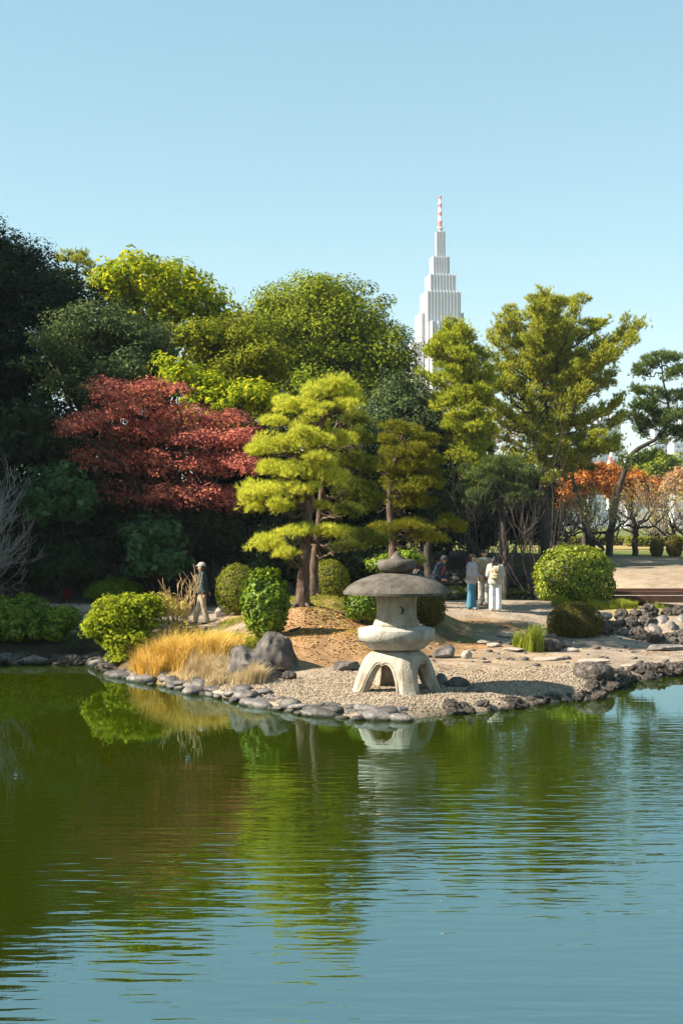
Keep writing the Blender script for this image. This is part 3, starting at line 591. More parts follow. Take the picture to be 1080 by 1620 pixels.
# ------------------------------------------------------------------ tall pines on the right
def tall_pine(label, D, trunk_px, limbs, mat, seed, tr, length=.24, width=.03, per=9, twig_n=1.0, thick=.16, extra=()):
    """limbs: (trunk fraction, end px, end py, depth offset m)"""
    rng = RS(seed); x, y = xat(trunk_px[0][0], D), D; z0 = gz(x, y); base = Vector((x, y, z0)); t = thing('pine_tree', label, 'tree', base)
    tp = curve([at(a_, b_, D)-base for a_, b_ in trunk_px], 26); tp[0].z = -.2
    V, F = tube_np(tp, lerp_r([tr*1.3, tr, tr*.85, tr*.6, tr*.35, tr*.12], len(tp)), 10); link('trunk', mesh_np('trunk', V, F, M['bark'], True), t)
    Ps, Ds = [], []
    def spray(pts, n, th):
        A = np.array([tuple(q) for q in pts]); u = rng.rand(n)**.8*(len(A)-1.001); i = u.astype(int); f = (u-i)[:, None]; P = A[i]*(1-f)+A[i+1]*f; T_ = nrm(A[i+1]-A[i])
        P = P+rng.normal(size=P.shape)*np.array([th, th, th*.55]); d = T_*.75+rng.normal(size=P.shape)*.3; d[:, 2] += .45; Ps.append(P); Ds.append(nrm(d))
    for (f, ex, ey, dy) in limbs:
        s = tp[int(f*(len(tp)-1))]; e = at(ex, ey, D)-base; e.y += dy; ln = (e-s).length
        pts = wob([s, s.lerp(e, .5)+Vector((0, 0, -.06*ln)), e], .08, rng, 10)
        V, F = tube_np(pts, lerp_r([tr*.3, tr*.18, tr*.05], len(pts)), 6); lo = link('limb', mesh_np('limb', V, F, M['bark'], True), t)
        spray(pts[5:], int(16*ln*twig_n), thick)
        tw = []
        for q in range(int(2+ln*2.2)):
            i = 2+rng.randint(8); dd = (pts[min(i+1, 10)]-pts[i-1]).normalized(); side = Vector((-dd.y, dd.x, 0)); 
            b_ = (dd*.6+side*rng.normal()*.75+Vector((0, 0, .22+.25*rng.rand()))).normalized(); l2 = ln*(.16+.2*rng.rand())*(1.15-i/16)
            q2 = wob([pts[i], pts[i]+b_*l2*.5, pts[i]+b_*l2+Vector((0, 0, .1*l2))], .03, rng, 5); tw.append((q2, lerp_r([tr*.08, .012], len(q2)))); spray(q2[1:], int(30*l2*twig_n)+6, thick*.8)
        twig_mesh('twigs', tw, M['bark'], lo)
    for (px, py, hw, hh, dy) in extra:
        k = D/F_PX; c = np.array(at(px, py, D)-base)+np.array([0, dy, 0]); n_ = int(30+hw*hh*.8*twig_n); d = sphere_dirs(n_, rng); Ps.append(c+d*np.array([hw*k, hw*k*.7, hh*k])*(.55+.5*rng.rand(n_, 1))); d[:, 2] += .8; Ds.append(nrm(d))
    V, F = needle_tufts(np.concatenate(Ps), np.concatenate(Ds), per, length, width, .42, rng)
    link('crown', mesh_np('crown', V, F, mat), t, kind='stuff'); return t
def layers(sil, n, seed):
    r_ = RS(seed+900); ys_ = [a_ for a_, b_, c_ in sil]; o = []
    for q in range(n):
        y = ys_[0]+(ys_[-1]-ys_[0])*r_.rand(); xl, xr = np.interp(y, ys_, [b_ for a_, b_, c_ in sil]), np.interp(y, ys_, [c_ for a_, b_, c_ in sil]); u = r_.rand()
        hw = 10+12*r_.rand(); x = xl+hw*.6+(xr-xl-1.2*hw)*u; o.append((x, y, hw, 4+3.5*r_.rand(), r_.normal()*1.6*(1-abs(2*u-1)*.6)))
    return o
rng = RS(61); L1 = []
sil = [(446, 848, 884), (462, 806, 925), (480, 792, 950), (498, 786, 1004), (515, 782, 995), (532, 775, 988), (550, 768, 972), (570, 765, 965), (590, 768, 978), (610, 762, 968), (630, 765, 975), (650, 770, 988), (668, 775, 992), (690, 795, 985), (712, 806, 965), (735, 812, 935)]
for (yy, xl, xr) in sil:
    f = np.interp(yy, [440, 870], [.97, .05])
    fs = f-.085 if yy < 560 else (f-.04 if yy < 640 else f-.01)
    L1 += [(max(.2, fs), xl+rng.normal()*4, yy+rng.normal()*5, rng.normal()*1.2), (max(.2, fs-.02), xr+rng.normal()*5, yy+rng.normal()*5, rng.normal()*1.2)]
    for q in range(3): 
        L1.append((max(.2, fs-.03*rng.rand()), xl+(xr-xl)*(.2+.6*rng.rand()), yy-4+rng.normal()*8, (2.6 if q%2 else -2.9)*(.5+.6*rng.rand())*(.55 if yy < 480 else 1)))
L1 = [(a_, b_, c_+max(0, (560-c_)*.30), d_) for a_, b_, c_, d_ in L1]
tall_pine('tallest pine of the right side with broad sunlit layered branches', 75, [(864, 868), (860, 800), (858, 720), (861, 640), (860, 560), (866, 470)], L1, M['conifer'], 62, .27, width=.037, per=8, twig_n=1.0, thick=.17, extra=layers([(a_+16, b_, c_) for a_, b_, c_ in sil], 70, 62))
L2 = []
sil2 = [(518, 705, 735), (532, 690, 745), (548, 675, 755), (565, 680, 770), (585, 672, 775), (605, 682, 785), (628, 684, 780), (650, 690, 770), (672, 700, 772), (695, 708, 765), (720, 712, 755), (745, 715, 790)]
for (yy, xl, xr) in sil2:
    f = np.interp(yy, [512, 868], [.97, .05])
    L2 += [(max(.25, f-.06), xl+rng.normal()*3, yy+rng.normal()*4, rng.normal()*.8), (max(.25, f-.08), xr+rng.normal()*4, yy+rng.normal()*4, rng.normal()*.8)]
    for q in range(4): L2.append((max(.25, f-.06), xl+(xr-xl)*(.2+.6*rng.rand()), yy+rng.normal()*6, (1.8 if q%2 else -2.0)*(.4+.6*rng.rand())))
tall_pine('bright green pine left of the tallest one, in front of the skyscraper', 70, [(796, 872), (792, 800), (778, 720), (760, 640), (738, 570), (718, 514)], L2, M['conifer2'], 63, .16, length=.22, width=.037, per=8, twig_n=1.25, thick=.2, extra=layers(sil2, 60, 63))
L3 = [(.98, 1048, 558, 0), (.98, 1075, 562, .5), (.95, 1020, 572, -.4), (.93, 1090, 580, .4), (.9, 1005, 590, .3), (.88, 1060, 590, -1), (.8, 1000, 612, 0), (.8, 1095, 605, -.5), (.72, 1004, 632, -.5), (.7, 1090, 640, .6), (.68, 1030, 640, 1.2),
      (.62, 992, 655, .2), (.6, 1060, 655, -1.2), (.6, 1100, 668, .4), (.55, 1010, 672, 1), (.5, 1090, 692, -.3), (.33, 1003, 722, -.3), (.33, 985, 712, .3), (.36, 1040, 712, .4)]
tall_pine('leaning pine at the right edge with a bent dark trunk', 80, [(962, 868), (972, 800), (984, 755), (1001, 716), (1040, 692), (1058, 660), (1048, 600), (1045, 556)], L3, M['red_pine'], 64, .17, length=.26, width=.034, twig_n=1.45, thick=.22, extra=[(1048, 566, 34, 7, 0), (1020, 580, 20, 6, .3), (1075, 588, 26, 7, -.4), (1025, 618, 26, 6, 0), (1075, 625, 30, 8, .4), (1015, 645, 24, 6, -.3), (1060, 655, 34, 8, 0), (1085, 680, 24, 7, 0), (1030, 668, 22, 6, .5), (1005, 660, 16, 5, 0)])
# gap trunks and small dark pine under the tall ones
L4 = [(.9, 760, 742, 0), (.9, 800, 728, .5), (.85, 735, 752, -.5), (.8, 820, 745, .3), (.7, 850, 740, .2), (.75, 770, 765, -1), (.7, 840, 765, .6), (.6, 745, 790, 0), (.6, 830, 790, -.6), (.55, 790, 800, 1)]
tall_pine('low dark pine with slim trunk below the two tall pines', 68, [(800, 876), (796, 840), (794, 800), (790, 760), (780, 735)], L4, M['red_pine'], 65, .13, length=.22, width=.03, twig_n=1.9, thick=.24, extra=layers([(728, 740, 840), (760, 725, 860), (800, 740, 850)], 26, 65))
L5 = [(.9, 905, 690, 0), (.85, 880, 715, .5), (.85, 945, 700, -.3), (.8, 975, 690, .2), (.7, 900, 745, .6), (.7, 935, 740, -.6), (.6, 880, 770, 0), (.5, 915, 775, .6)]
tall_pine('small dark pine leaning in front of the orange maples', 78, [(938, 866), (925, 820), (908, 770), (905, 730), (912, 690)], L5, M['red_pine'], 66, .14, length=.24, width=.03, twig_n=1.7, thick=.24)
# pine tip showing over the woods on the left
tall_pine('distant pine top poking out between evergreen and yellow tree', 72, [(128, 640), (126, 560), (124, 500), (122, 450), (122, 395)],
  [(.98, 105, 398, 0), (.98, 140, 396, .2), (.93, 90, 408, -.3), (.92, 158, 420, .3), (.9, 125, 412, -1), (.85, 98, 428, .5), (.85, 150, 438, -.5), (.78, 100, 448, 0), (.75, 165, 455, 0), (.7, 130, 450, -1)], M['conifer'], 67, .16, length=.24, width=.032, twig_n=1.3)
# dark bushy tree with upright bare twigs, centre right
for (lab, px, D, pt, sp, sd) in [('dark leafless tree with upright twigs behind the big round bush', 850, 66, 740, 2.2, 71), ('bare dark sapling left of the slim pine trunk', 755, 64, 770, 1.6, 72)]:
    bare_bush(lab, px, D, zat(pt, D), sp, sd, M['bark'], 7, 'bare_tree', .2, 3, .05, 3, 'tree', minr=.008)

# ------------------------------------------------------------------ plum trees on the far lawn
def plum(label, px, D, pt, seed, lean=0.0, tr=.13, whip=1.0):
    rng = RS(seed); x = xat(px, D); z = gz(x, D); H = zat(pt, D)-z; t = thing('plum_tree', label, 'tree', (x, D, z), 'plum trees on the far lawn')
    tp = wob([Vector((0, 0, -.1)), Vector((lean*.3, 0, H*.18)), Vector((lean*.2+.1, .1, H*.3)), Vector((lean, 0, H*.46))], .07, rng, 9)
    V, F = tube_np(tp, lerp_r([tr*1.3, tr, tr*.9, tr*.8], len(tp)), 8); link('trunk', mesh_np('trunk', V, F, M['bark'], True), t)
    ends = []
    for q in range(8):
        a = q*2*PI/8+rng.rand()*.6; s = tp[5+rng.randint(5)]; rr = H*(.25+.2*rng.rand()); e = s+Vector((math.cos(a)*rr, math.sin(a)*rr, H*(.12+.3*rng.rand())))
        pts = wob([s, s.lerp(e, .55)+Vector((0, 0, -.08*H)), e], .09, rng, 8); V, F = tube_np(pts, lerp_r([tr*.6, tr*.42, tr*.22], len(pts)), 6); lo = link('limb', mesh_np('limb', V, F, M['bark'], True), t)
        tw = []
        for k in range(int(9*whip)):
            i = 3+rng.randint(6); tw += twigs(pts[i], (rng.normal()*.7, rng.normal()*.7, .8), H*.22, .02, 1, rng, .5, .22, 2)
        twig_mesh('twigs', tw, M['pale_bark'], lo, minr=.009); ends += [tuple(a_[-1]) for a_, b_ in tw]
    E = np.array(ends); E = np.repeat(E, 4, 0)+rng.normal(size=(len(E)*4, 3))*.12; V, F = leaf_quads(E, sphere_dirs(len(E), rng), .11, .06, rng); link('leaves', mesh_np('leaves', V, F, M['buds']), t, kind='stuff')
for a_ in [('plum tree with pale twigs left of the leaning pine', 925, 80, 762, 81, .2, .12, 1.2), ('dark gnarled plum tree right of the leaning pine trunk', 1004, 84, 752, 82, -.1, .16, .8), ('plum tree with an open twisted crown near the right edge', 1062, 86, 766, 83, .15, .12, .6),
           ('small low plum tree between the two gnarled ones', 1036, 92, 790, 84, .1, .1, .7), ('slanting plum tree just above the big round bush', 945, 76, 790, 85, .7, .14, .9), ('plum tree directly behind the big round bush', 895, 78, 775, 86, -.3, .13, 1.2), ('plum tree half cut by the right edge', 1090, 84, 760, 87, -.2, .14, .7)]:
    plum(*a_)
# far autumn trees, hedges
T('maple_tree', 'flame orange maple beyond the plum trees', 'tree', [(925, 765, 108, 45, 32, 2), (955, 760, 109, 35, 26, 2), (890, 790, 107, 34, 26, 2), (975, 775, 110, 26, 26, 2)], 15000, (.22, .14), .55, M['maple_orange'], 91, tr=.2)
T('maple_tree', 'red-orange maple right of the flame orange one', 'tree', [(1000, 775, 128, 30, 26, 2.4), (985, 752, 128, 16, 14, 1.5)], 7000, (.26, .16), .6, M['maple_orange'], 92, tr=.2)
T('cherry_tree', 'brown-orange autumn tree at the right edge beyond the lawn', 'tree', [(1050, 780, 135, 42, 26, 3), (1085, 770, 136, 34, 30, 3), (1020, 790, 134, 30, 22, 3)], 13000, (.26, .16), .7, M['pink_tree'], 93, tr=.25, shell=.4, inner=.02)
T('broadleaf_tree', 'round green tree far off below the city buildings', 'tree', [(1035, 742, 170, 36, 28, 4)], 8000, (.34, .22), .9, M['evergreen'], 94, tr=.3)
T('cherry_tree', 'thin brownish tree glimpsed far off between the tall pines', 'tree', [(780, 700, 140, 45, 40, 4), (740, 690, 140, 40, 36, 4)], 5000, (.24, .12), .9, M['pink_tree'], 95, tr=.3, shell=.2, inner=0)
for (lab, p0, p1, D, pt, pb, sd) in [('clipped hedge along the far side of the lawn, left piece', 820, 985, 128, 849, 862, 96), ('clipped hedge along the far lawn near the right edge', 990, 1120, 122, 850, 863, 97)]:
    rng = RS(sd); k = D/F_PX; x0, x1, zt = xat(p0, D), xat(p1, D), zat(pt, D); z0 = gz((x0+x1)/2, D); t = thing('hedge', lab, 'hedge', ((x0+x1)/2, D, z0)); n_ = 9000
    P = np.c_[(rng.rand(n_)-.5)*(x1-x0), (rng.rand(n_)-.5)*1.2, rng.rand(n_)**.6*(zt-z0)]; P += .06*rng.normal(size=P.shape); V, F = leaf_quads(P, nrm(rng.normal(size=P.shape)+np.array([0, -.3, .8])), .16, .1, rng)
    link('foliage', mesh_np('foliage', V, F, M['clipped']), t, kind='stuff'); MB().box((0, 0, (zt-z0)*.45), (x1-x0-.2, .9, (zt-z0)*.8)).build('twig_core', M['bark'], t)
for (lab, px, D, hw, sd) in [('small clipped ball at the foot of a plum tree', 1038, 82, 11, 98), ('small clipped ball at the right edge of the lawn', 1066, 82, 13, 99)]:
    topiary('ball_bush', lab, px, 850 if px < 1050 else 846, 876, D, hw, M['clipped_dark'], sd, 2500, (.1, .06))
# woods out of frame on the left, whose shade falls on the near-left bank
def shade_tree(label, x, y, h, r, seed, mat, leaf=(.34, .22), n=11000):
    rng = RS(seed); z0 = gz(x, y); t = thing('evergreen_tree', label, 'tree', (x, y, z0), 'evergreen woods left of the pond')
    V, F = tube_np(wob([(0, 0, -.2), (0, 0, h*.4), (.2, 0, h*.85)], .1, rng, 8), lerp_r([.4, .28, .1], 9), 9); link('trunk', mesh_np('trunk', V, F, M['bark'], True), t)
    bl = [((0, 0, h*.66), (r, r, h*.34)), ((0, 0, h*.4), (r*1.05, r*1.05, h*.28)), ((r*.4, -r*.3, h*.5), (r*.7, r*.7, h*.3))]
    V, F = crown_np(bl, n, leaf, .8, rng); link('crown', mesh_np('crown', V, F, mat), t, kind='stuff')
for i, (lab, px, py, D, hw, hh, dp, nn) in enumerate([('dark camellia shrub on the far bank left of the women', 690, 850, 77, 40, 44, 2.2, 8000), ('dark camellia shrub on the far bank right behind the women', 755, 845, 80, 40, 44, 2.2, 8000), ('dark shrub on the far bank under the slim pine', 815, 838, 84, 32, 34, 2.2, 6000), ('dark shrub beyond the bank behind the bare trees', 860, 842, 88, 30, 30, 2.2, 5000)]):
    shrub('shrub', lab, 'shrub', [(px, py, D, hw, hh, dp), (px+12, py-hh*.6, D+1, hw*.8, hh*.7, dp)], nn, (.19, .1), .55, M['evergreen_dark'], 140+i, flat=.7)
for i, (x, y, h, r, lab) in enumerate([(-19, 38.8, 9.2, 2.8, 'lowest'), (-19.5, 33.8, 12.2, 3.0, 'second lowest, nearest the pond'), (-22, 41.6, 17.5, 4.2, 'tallest, level with the path'), (-21, 45.5, 16.5, 4.0, 'second tallest, nearest the maple'), (-24, 54, 20.5, 5.2, 'third tallest, farthest back'), (-26, 35, 12, 4, 'middle-sized, farthest left')]):
    shade_tree('dark evergreen out of frame left of the pond, '+lab, x, y, h, r, 200+i, M['evergreen_dark'])
# ------------------------------------------------------------------ bushes and grasses on the near bank
shrub('bush', 'bright yellow-green leafy bush at the water left of the golden grass', 'bush', [(185, 985, 32.6, 40, 42, .75), (225, 975, 32.9, 34, 40, .7), (160, 995, 32.6, 24, 32, .55), (205, 1015, 32.3, 40, 26, .6), (190, 1045, 31.9, 18, 16, .35)], 15000, (.085, .05), .17, M['bright_bush'], 301, flat=.6, fill=.7, inner=.08)
shrub('bush', 'dark green leafy bush in shade at the left water edge', 'bush', [(40, 990, 35, 46, 45, 1.0), (90, 995, 35, 30, 36, .8), (5, 985, 35, 40, 45, 1.0), (105, 980, 35, 22, 18, .5)], 15000, (.08, .045), .2, M['gloss_bush'], 302, flat=.6)
shrub('bush', 'thin grey-leaved bush between dark bush and bright bush', 'bush', [(140, 1020, 34, 32, 26, .6), (115, 1035, 34, 26, 18, .5)], 2600, (.06, .02), .2, M['undergrowth'], 303, fill=.4, inner=0)
shrub('bush', 'low leafy shrub sticking up behind the lantern cap', 'bush', [(640, 885, 42.5, 32, 14, .6), (610, 895, 42.5, 28, 16, .6)], 3500, (.09, .06), .16, M['gloss_bush'], 304)
shrub('hedge', 'shaded hedge behind the bright bush at the path end', 'hedge', [(180, 935, 44, 36, 20, .9), (160, 938, 44, 20, 18, .8), (202, 938, 43.6, 18, 18, .8)], 7000, (.07, .04), .16, M['gloss_bush'], 305)
topiary('clipped_bush', 'round-topped clipped dome beside the man in the cap', 375, 892, 960, 38, 35, M['clipped'], 311, 11000)
topiary('clipped_bush', 'clipped dome behind the two pine trunks', 520, 885, 947, 38.5, 35, M['clipped'], 312, 11000)
topiary('clipped_bush', 'upright glossy leafy bush above the two boulders', 420, 902, 1006, 31.8, 36, M['gloss_bush'], 313, 10500, (.09, .055), .16, patchy=.15, egg=-.12, sink=.54)
topiary('clipped_bush', 'small green bush on a stem left behind the lantern', 574, 930, 982, 33.5, 30, M['gloss_bush'], 314, 6000, (.06, .04), .06, patchy=.09, base_cut=.12, sink=.54)
topiary('clipped_bush', 'dark clipped bush right behind the lantern chamber', 680, 936, 968, 34.5, 25, M['clipped_dark'], 315, 4000, (.055, .035), .08, patchy=.08, base_cut=.05, sink=.52)
topiary('round_bush', 'big round sunlit bush beside the path right of the women', 908, 862, 952, 43, 64, M['camellia'], 316, 17000, (.085, .055), .07, patchy=.09)
topiary('clipped_bush', 'dark brownish clipped mound below the big round bush', 909, 952, 1010, 36, 45, M['clipped_dark'], 317, 13000, (.045, .028), .035)
# small red leaf ball on a stem
rng = RS(320); D = 44; x = xat(106, D); z0 = gz(x, D); zc = zat(938, D)-z0; t = thing('leaf_ball', 'small dark red leaf ball on a thin stem by the left path', 'bush', (x, D, z0))
MB().tube([(0, 0, -.05), (0, 0, zc)], [.02, .015], 6).build('stem', M['pale_bark'], t); d = sphere_dirs(1500, rng); V, F = leaf_quads(np.array([0, 0, zc])+d*np.array([.20, .20, .19])*(.85+.2*rng.rand(1500, 1)), nrm(d+rng.normal(size=d.shape)*.4), .05, .03, rng)
link('foliage', mesh_np('foliage', V, F, M['red_ball']), t, kind='stuff')
def grass_patch(name, label, area, n, H, width, lean, mat, seed, kind=None, cat='grass', wind=(0, 0), clumps=0, cr=.12):
    """area: list of (px, D, half width m, half depth m)"""
    rng = RS(seed); Ps = []
    for (px, D, hw, hd) in area:
        m_ = n//len(area); P = np.c_[xat(px, D)+(rng.rand(m_)*2-1)*hw, D+(rng.rand(m_)*2-1)*hd]
        if clumps:
            C_ = np.c_[xat(px, D)+(rng.rand(clumps)*2-1)*hw, D+(rng.rand(clumps)*2-1)*hd]; P = C_[rng.randint(clumps, size=m_)]+rng.normal(size=(m_, 2))*cr*.5
        Ps.append(P)
    P = np.concatenate(Ps); z = ground_h(P); k = z > .03; P = np.c_[P, z-.02][k]
    V, F = blades(P, H*(.45+.8*np.clip(fnoise(P*np.array([1, 1, 0]), 3.0, 2)*.6+.5, 0, 1)), width, lean, rng, wind); o_ = np.array([P[:, 0].mean(), P[:, 1].mean(), P[:, 2].min()])
    o = link(name, mesh_np(name, V-o_, F, mat), loc=Vector(o_)); return tag(o, label, cat, kind=kind)
grass_patch('golden_grass', 'golden orange dry grass leaning over the stone edge', [(245, 30.6, .5, .5), (280, 30.2, .5, .6), (320, 30.2, .45, .7), (345, 30.8, .4, .6)], 9500, .74, .010, 1.0, M['gold_grass'], 331, clumps=22, cr=.17)
grass_patch('grass_clump', 'green blades coming up through the golden grass', [(265, 30.8, .35, .4), (330, 31.2, .4, .4)], 1300, .6, .011, .8, M['green_grass'], 3310, clumps=9, cr=.12)
grass_patch('pale_grass', 'pale straw grass in front of the left boulder', [(330, 28.9, .45, .4), (365, 28.2, .35, .35), (395, 27.8, .22, .2)], 7500, .44, .008, .85, M['pale_grass'], 332, clumps=22, cr=.18)
grass_patch('green_grass', 'yellow-green grass tuft between golden grass and glossy bush', [(350, 32.2, .35, .3), (385, 31.8, .35, .3), (300, 32.4, .5, .3)], 3600, .38, .011, .6, M['green_grass'], 333, clumps=9, cr=.2)
grass_patch('grass_tuft', 'upright green iris tuft among stones right of the lantern', [(843, 32.9, .14, .1)], 420, .62, .016, .28, M['green_grass'], 334, clumps=4, cr=.12)
grass_patch('grass_tuft', 'short dim grass tuft left of the upright iris tuft', [(818, 33.4, .18, .1)], 360, .42, .014, .35, M['green_grass'], 335, clumps=4, cr=.12)
grass_patch('grass_tuft', 'tiny yellow grass tuft at the gravel edge by the lava rock', [(911, 28.8, .05, .05)], 90, .34, .009, .3, M['green_grass'], 336)
grass_patch('grass_tuft', 'wispy yellow shrub-like tuft beside the wooden bridge', [(1044, 42.0, .3, .2)], 500, .62, .013, .7, M['green_grass'], 337, clumps=5)
grass_patch('grass_tuft', 'pale green tuft in front of the big round bush', [(888, 41, .3, .15)], 800, .34, .012, .4, M['green_grass'], 338)
grass_patch('grass_strip', 'strip of mown bright green grass right of the big bush', [(950, 40.6, .35, .3), (975, 40.6, .45, .3), (992, 40.5, .25, .25)], 6500, .26, .010, .25, M['green_grass'], 339)
grass_patch('lawn_grass', 'short yellow-green grass under the pines', [(470, 35, .8, .9), (430, 35.5, .7, .7), (530, 35.4, .7, .7), (385, 35.8, .7, .8), (590, 34.6, .5, .5)], 9000, .11, .013, .9, M['lawn_blade'], 340, kind='stuff')
grass_patch('weed_patch', 'sparse weeds and moss on the shaded slope', [(690, 34.4, .7, .6), (740, 34.6, .5, .5), (600, 31, .5, .5), (560, 32, .6, .4)], 2000, .07, .011, .9, M['green_grass'], 341, kind='stuff', clumps=40, cr=.25)
bare_bush('tan twiggy shrub with dry seed stalks in front of the man', 284, 33.4, zat(925, 33.4), .8, 350, M['tan_twig'], 13, 'twig_shrub', .12, 2, .012, 3, minr=.006)
rng = RS(351)
shrub('shrub', 'pale yellowing shrub right of the bright bush', 'shrub', [(275, 968, 33.3, 30, 22, .6), (255, 960, 33.4, 26, 24, .5), (285, 998, 33.0, 34, 20, .5)], 4200, (.05, .03), .14, M['buds'], 352, fill=.5, inner=0, shell=.3)
# fallen leaves and needles on the mound
rng = RS(360); n_ = 2600; P = np.c_[rng.normal(-.1, 1.0, n_), rng.normal(32.4, 1.3, n_)]; P = np.r_[P, np.c_[rng.uniform(2, 9, 900), rng.uniform(29, 42, 900)], np.c_[rng.uniform(-5, -2, 500), rng.uniform(33, 39, 500)]]; z = ground_h(P); k = z > .06
V, F = leaf_quads(np.c_[P, z+.012][k], nrm(rng.normal(size=(k.sum(), 3))*.25+np.array([0, 0, 1])), .075, .045, rng); tag(link('leaf_litter', mesh_np('leaf_litter', V, F, M['litter'])), 'fallen brown leaves scattered on the bare mound', 'leaves', kind='stuff')

# ------------------------------------------------------------------ rocks
def ico(sub):
    bm = bmesh.new(); bmesh.ops.create_icosphere(bm, subdivisions=sub, radius=1); V = np.array([v.co[:] for v in bm.verts]); F = np.array([[v.index for v in f.verts] for f in bm.faces]); bm.free(); return V, F
ICO = {k: ico(k) for k in (1, 2, 3, 4)}
def rock_mesh(name, dims, seed, mat, sub=3, cuts=9, noise=.06, nscale=2.2, depth=.72, smooth=True, flat_bottom=True):
    rng = RS(seed); V, F = ICO[sub]; V = V.copy()
    for k in range(cuts):
        d = sphere_dirs(1, rng)[0]; c = depth*(.72 if mat is M['rock'] else 1)+.25*rng.rand(); V -= np.maximum(0, V@d-c)[:, None]*d*.95
    V = V*(1+noise*fnoise(V+seed*3.1, nscale, 3)+noise*.4*fnoise(V+seed*1.7, nscale*4, 2))[:, None]
    V = V*np.array(dims)/2
    if flat_bottom: V[:, 2] = np.maximum(V[:, 2], -dims[2]*.32)
    me = mesh_np(name, V, F, mat, smooth); me.set_sharp_from_angle(angle=math.radians(24 if mat is M['rock'] or mat is M['slab'] else 60)); return me
def hull_rock(name, label, pts, D, seed, mat, noise=.025):
    """boulder from an outline in the photo given depth: (px, py, depth offset)"""
    P = [at(a_, b_, D+c_) for a_, b_, c_ in pts]; base = Vector((sum(p.x for p in P)/len(P), sum(p.y for p in P)/len(P), min(p.z for p in P)))
    bm = bmesh.new()
    for p in P: bm.verts.new(p-base)
    bmesh.ops.convex_hull(bm, input=bm.verts); bmesh.ops.triangulate(bm, faces=bm.faces)
    for k in range(4):
        bmesh.ops.subdivide_edges(bm, edges=bm.edges[:], cuts=1, use_grid_fill=True)
        bmesh.ops.smooth_vert(bm, verts=bm.verts[:], factor=.05 if k else .08, use_axis_x=True, use_axis_y=True, use_axis_z=True)
        bmesh.ops.triangulate(bm, faces=bm.faces)
        if k == 2: break
    V = np.array([v.co[:] for v in bm.verts]); bm.normal_update(); N = np.array([v.normal[:] for v in bm.verts])
    V2 = V+N*(noise*1.5*fnoise(V+seed, 3.5, 4)-.05*np.abs(fnoise(V*np.array([1, 1, .45])+seed, 4.0, 3)))[:, None]
    for v, c in zip(bm.verts, V2): v.co = c
    me = bpy.data.meshes.new(name); bm.to_mesh(me); bm.free(); me.materials.append(mat); me.polygons.foreach_set('use_smooth', np.ones(len(me.polygons), bool)); me.set_sharp_from_angle(angle=math.radians(16))
    return tag(link(name, me, loc=base), label, 'boulder')
hull_rock('boulder', 'smooth grey-purple boulder with a rounded left hump, front of the pair',
  [(358, 1045, 0), (362, 1028, 0), (376, 1018, .05), (392, 1022, .1), (410, 1036, 0), (432, 1048, -.1), (452, 1068, 0), (452, 1084, 0), (358, 1082, 0), (364, 1050, -.25), (395, 1085, -.38), (425, 1082, -.35), (395, 1050, -.32), (380, 1035, .6), (440, 1070, .6), (370, 1080, .6), (450, 1085, .5)], 28.4, 3, M['rock'])
hull_rock('boulder', 'taller pointed grey boulder behind, beside its smooth neighbour',
  [(398, 1032, 0), (404, 1014, 0), (424, 998, 0), (440, 997, .05), (456, 1006, 0), (464, 1026, 0), (474, 1045, .1), (472, 1062, 0), (400, 1062, 0), (425, 1015, -.3), (445, 1030, -.38), (450, 1060, -.35), (410, 1060, -.3), (432, 1005, .5), (465, 1055, .6), (405, 1055, .6)], 29.3, 5, M['rock'])
def rock(name, label, px, py, D, dims, seed, mat, rz=0, cat='rock', parent=None, cuts=9, sub=3, noise=.06, nscale=2.2, tilt=0, depth=.72, group=None):
    p = at(px, py, D); z = gz(p.x, D)
    o = link(name, rock_mesh(name, dims, seed, mat, sub, cuts, noise, nscale, depth)); o.location = (p.x, D, z+dims[2]*.24); o.rotation_euler = (tilt, 0, rz)
    return tag(o, label, cat, group)
for a_ in [
    ('rock', 'flat-topped rock at the foot of the mound left of the lantern', 548, 1062, 28.9, (.62, .5, .34), 21, M['rock']),
    ('rock', 'block-shaped brown rock right behind the lantern', 702, 1038, 31.0, (.62, .5, .48), 22, M['rock'], .3),
    ('rock', 'small pale rounded stone right of the block-shaped rock', 738, 1043, 30.8, (.26, .22, .26), 23, M['slab'], .2),
    ('rock', 'thin dark slab of rock tilted beside the lantern leg', 724, 1086, 27.3, (.62, .34, .26), 24, M['rock'], -.4),
    ('rock', 'small dark rock wedged behind the right lantern leg', 698, 1083, 27.6, (.34, .3, .3), 25, M['rock'], .5),
    ('rock', 'low dark stone half buried in the gravel right of lantern', 748, 1098, 26.4, (.42, .3, .16), 26, M['rock'], .2),
    ('rock', 'long flat boulder below the dark clipped mound', 890, 1008, 34.2, (.95, .6, .36), 27, M['rock'], .1),
    ('rock', 'dark rough boulder under the iris tuft on the right', 868, 1022, 33.2, (.7, .6, .42), 28, M['lava'], .5),
    ('rock', 'long low dark boulder on the gravel near the right edge', 1050, 1025, 34.4, (1.15, .6, .28), 29, M['rock'], .05),
    ('rock', 'small brown rock at the foot of the right boulder', 457, 1078, 28.1, (.34, .3, .24), 30, M['lava'], .4),
    ('rock', 'big pale pitted rock where the right shore juts out', 938, 1075, 28.6, (.95, .75, .5), 31, M['lava'], .3),
    ('rock', 'squat dark boulder left under the dark clipped mound', 868, 998, 35.0, (.5, .45, .35), 32, M['rock'], .9),
    ('rock', 'grey stone lying behind the golden grass by the man', 352, 950, 39.5, (.5, .4, .4), 33, M['slab'], .2)]:
    rock(*a_)
rng = RS(70)
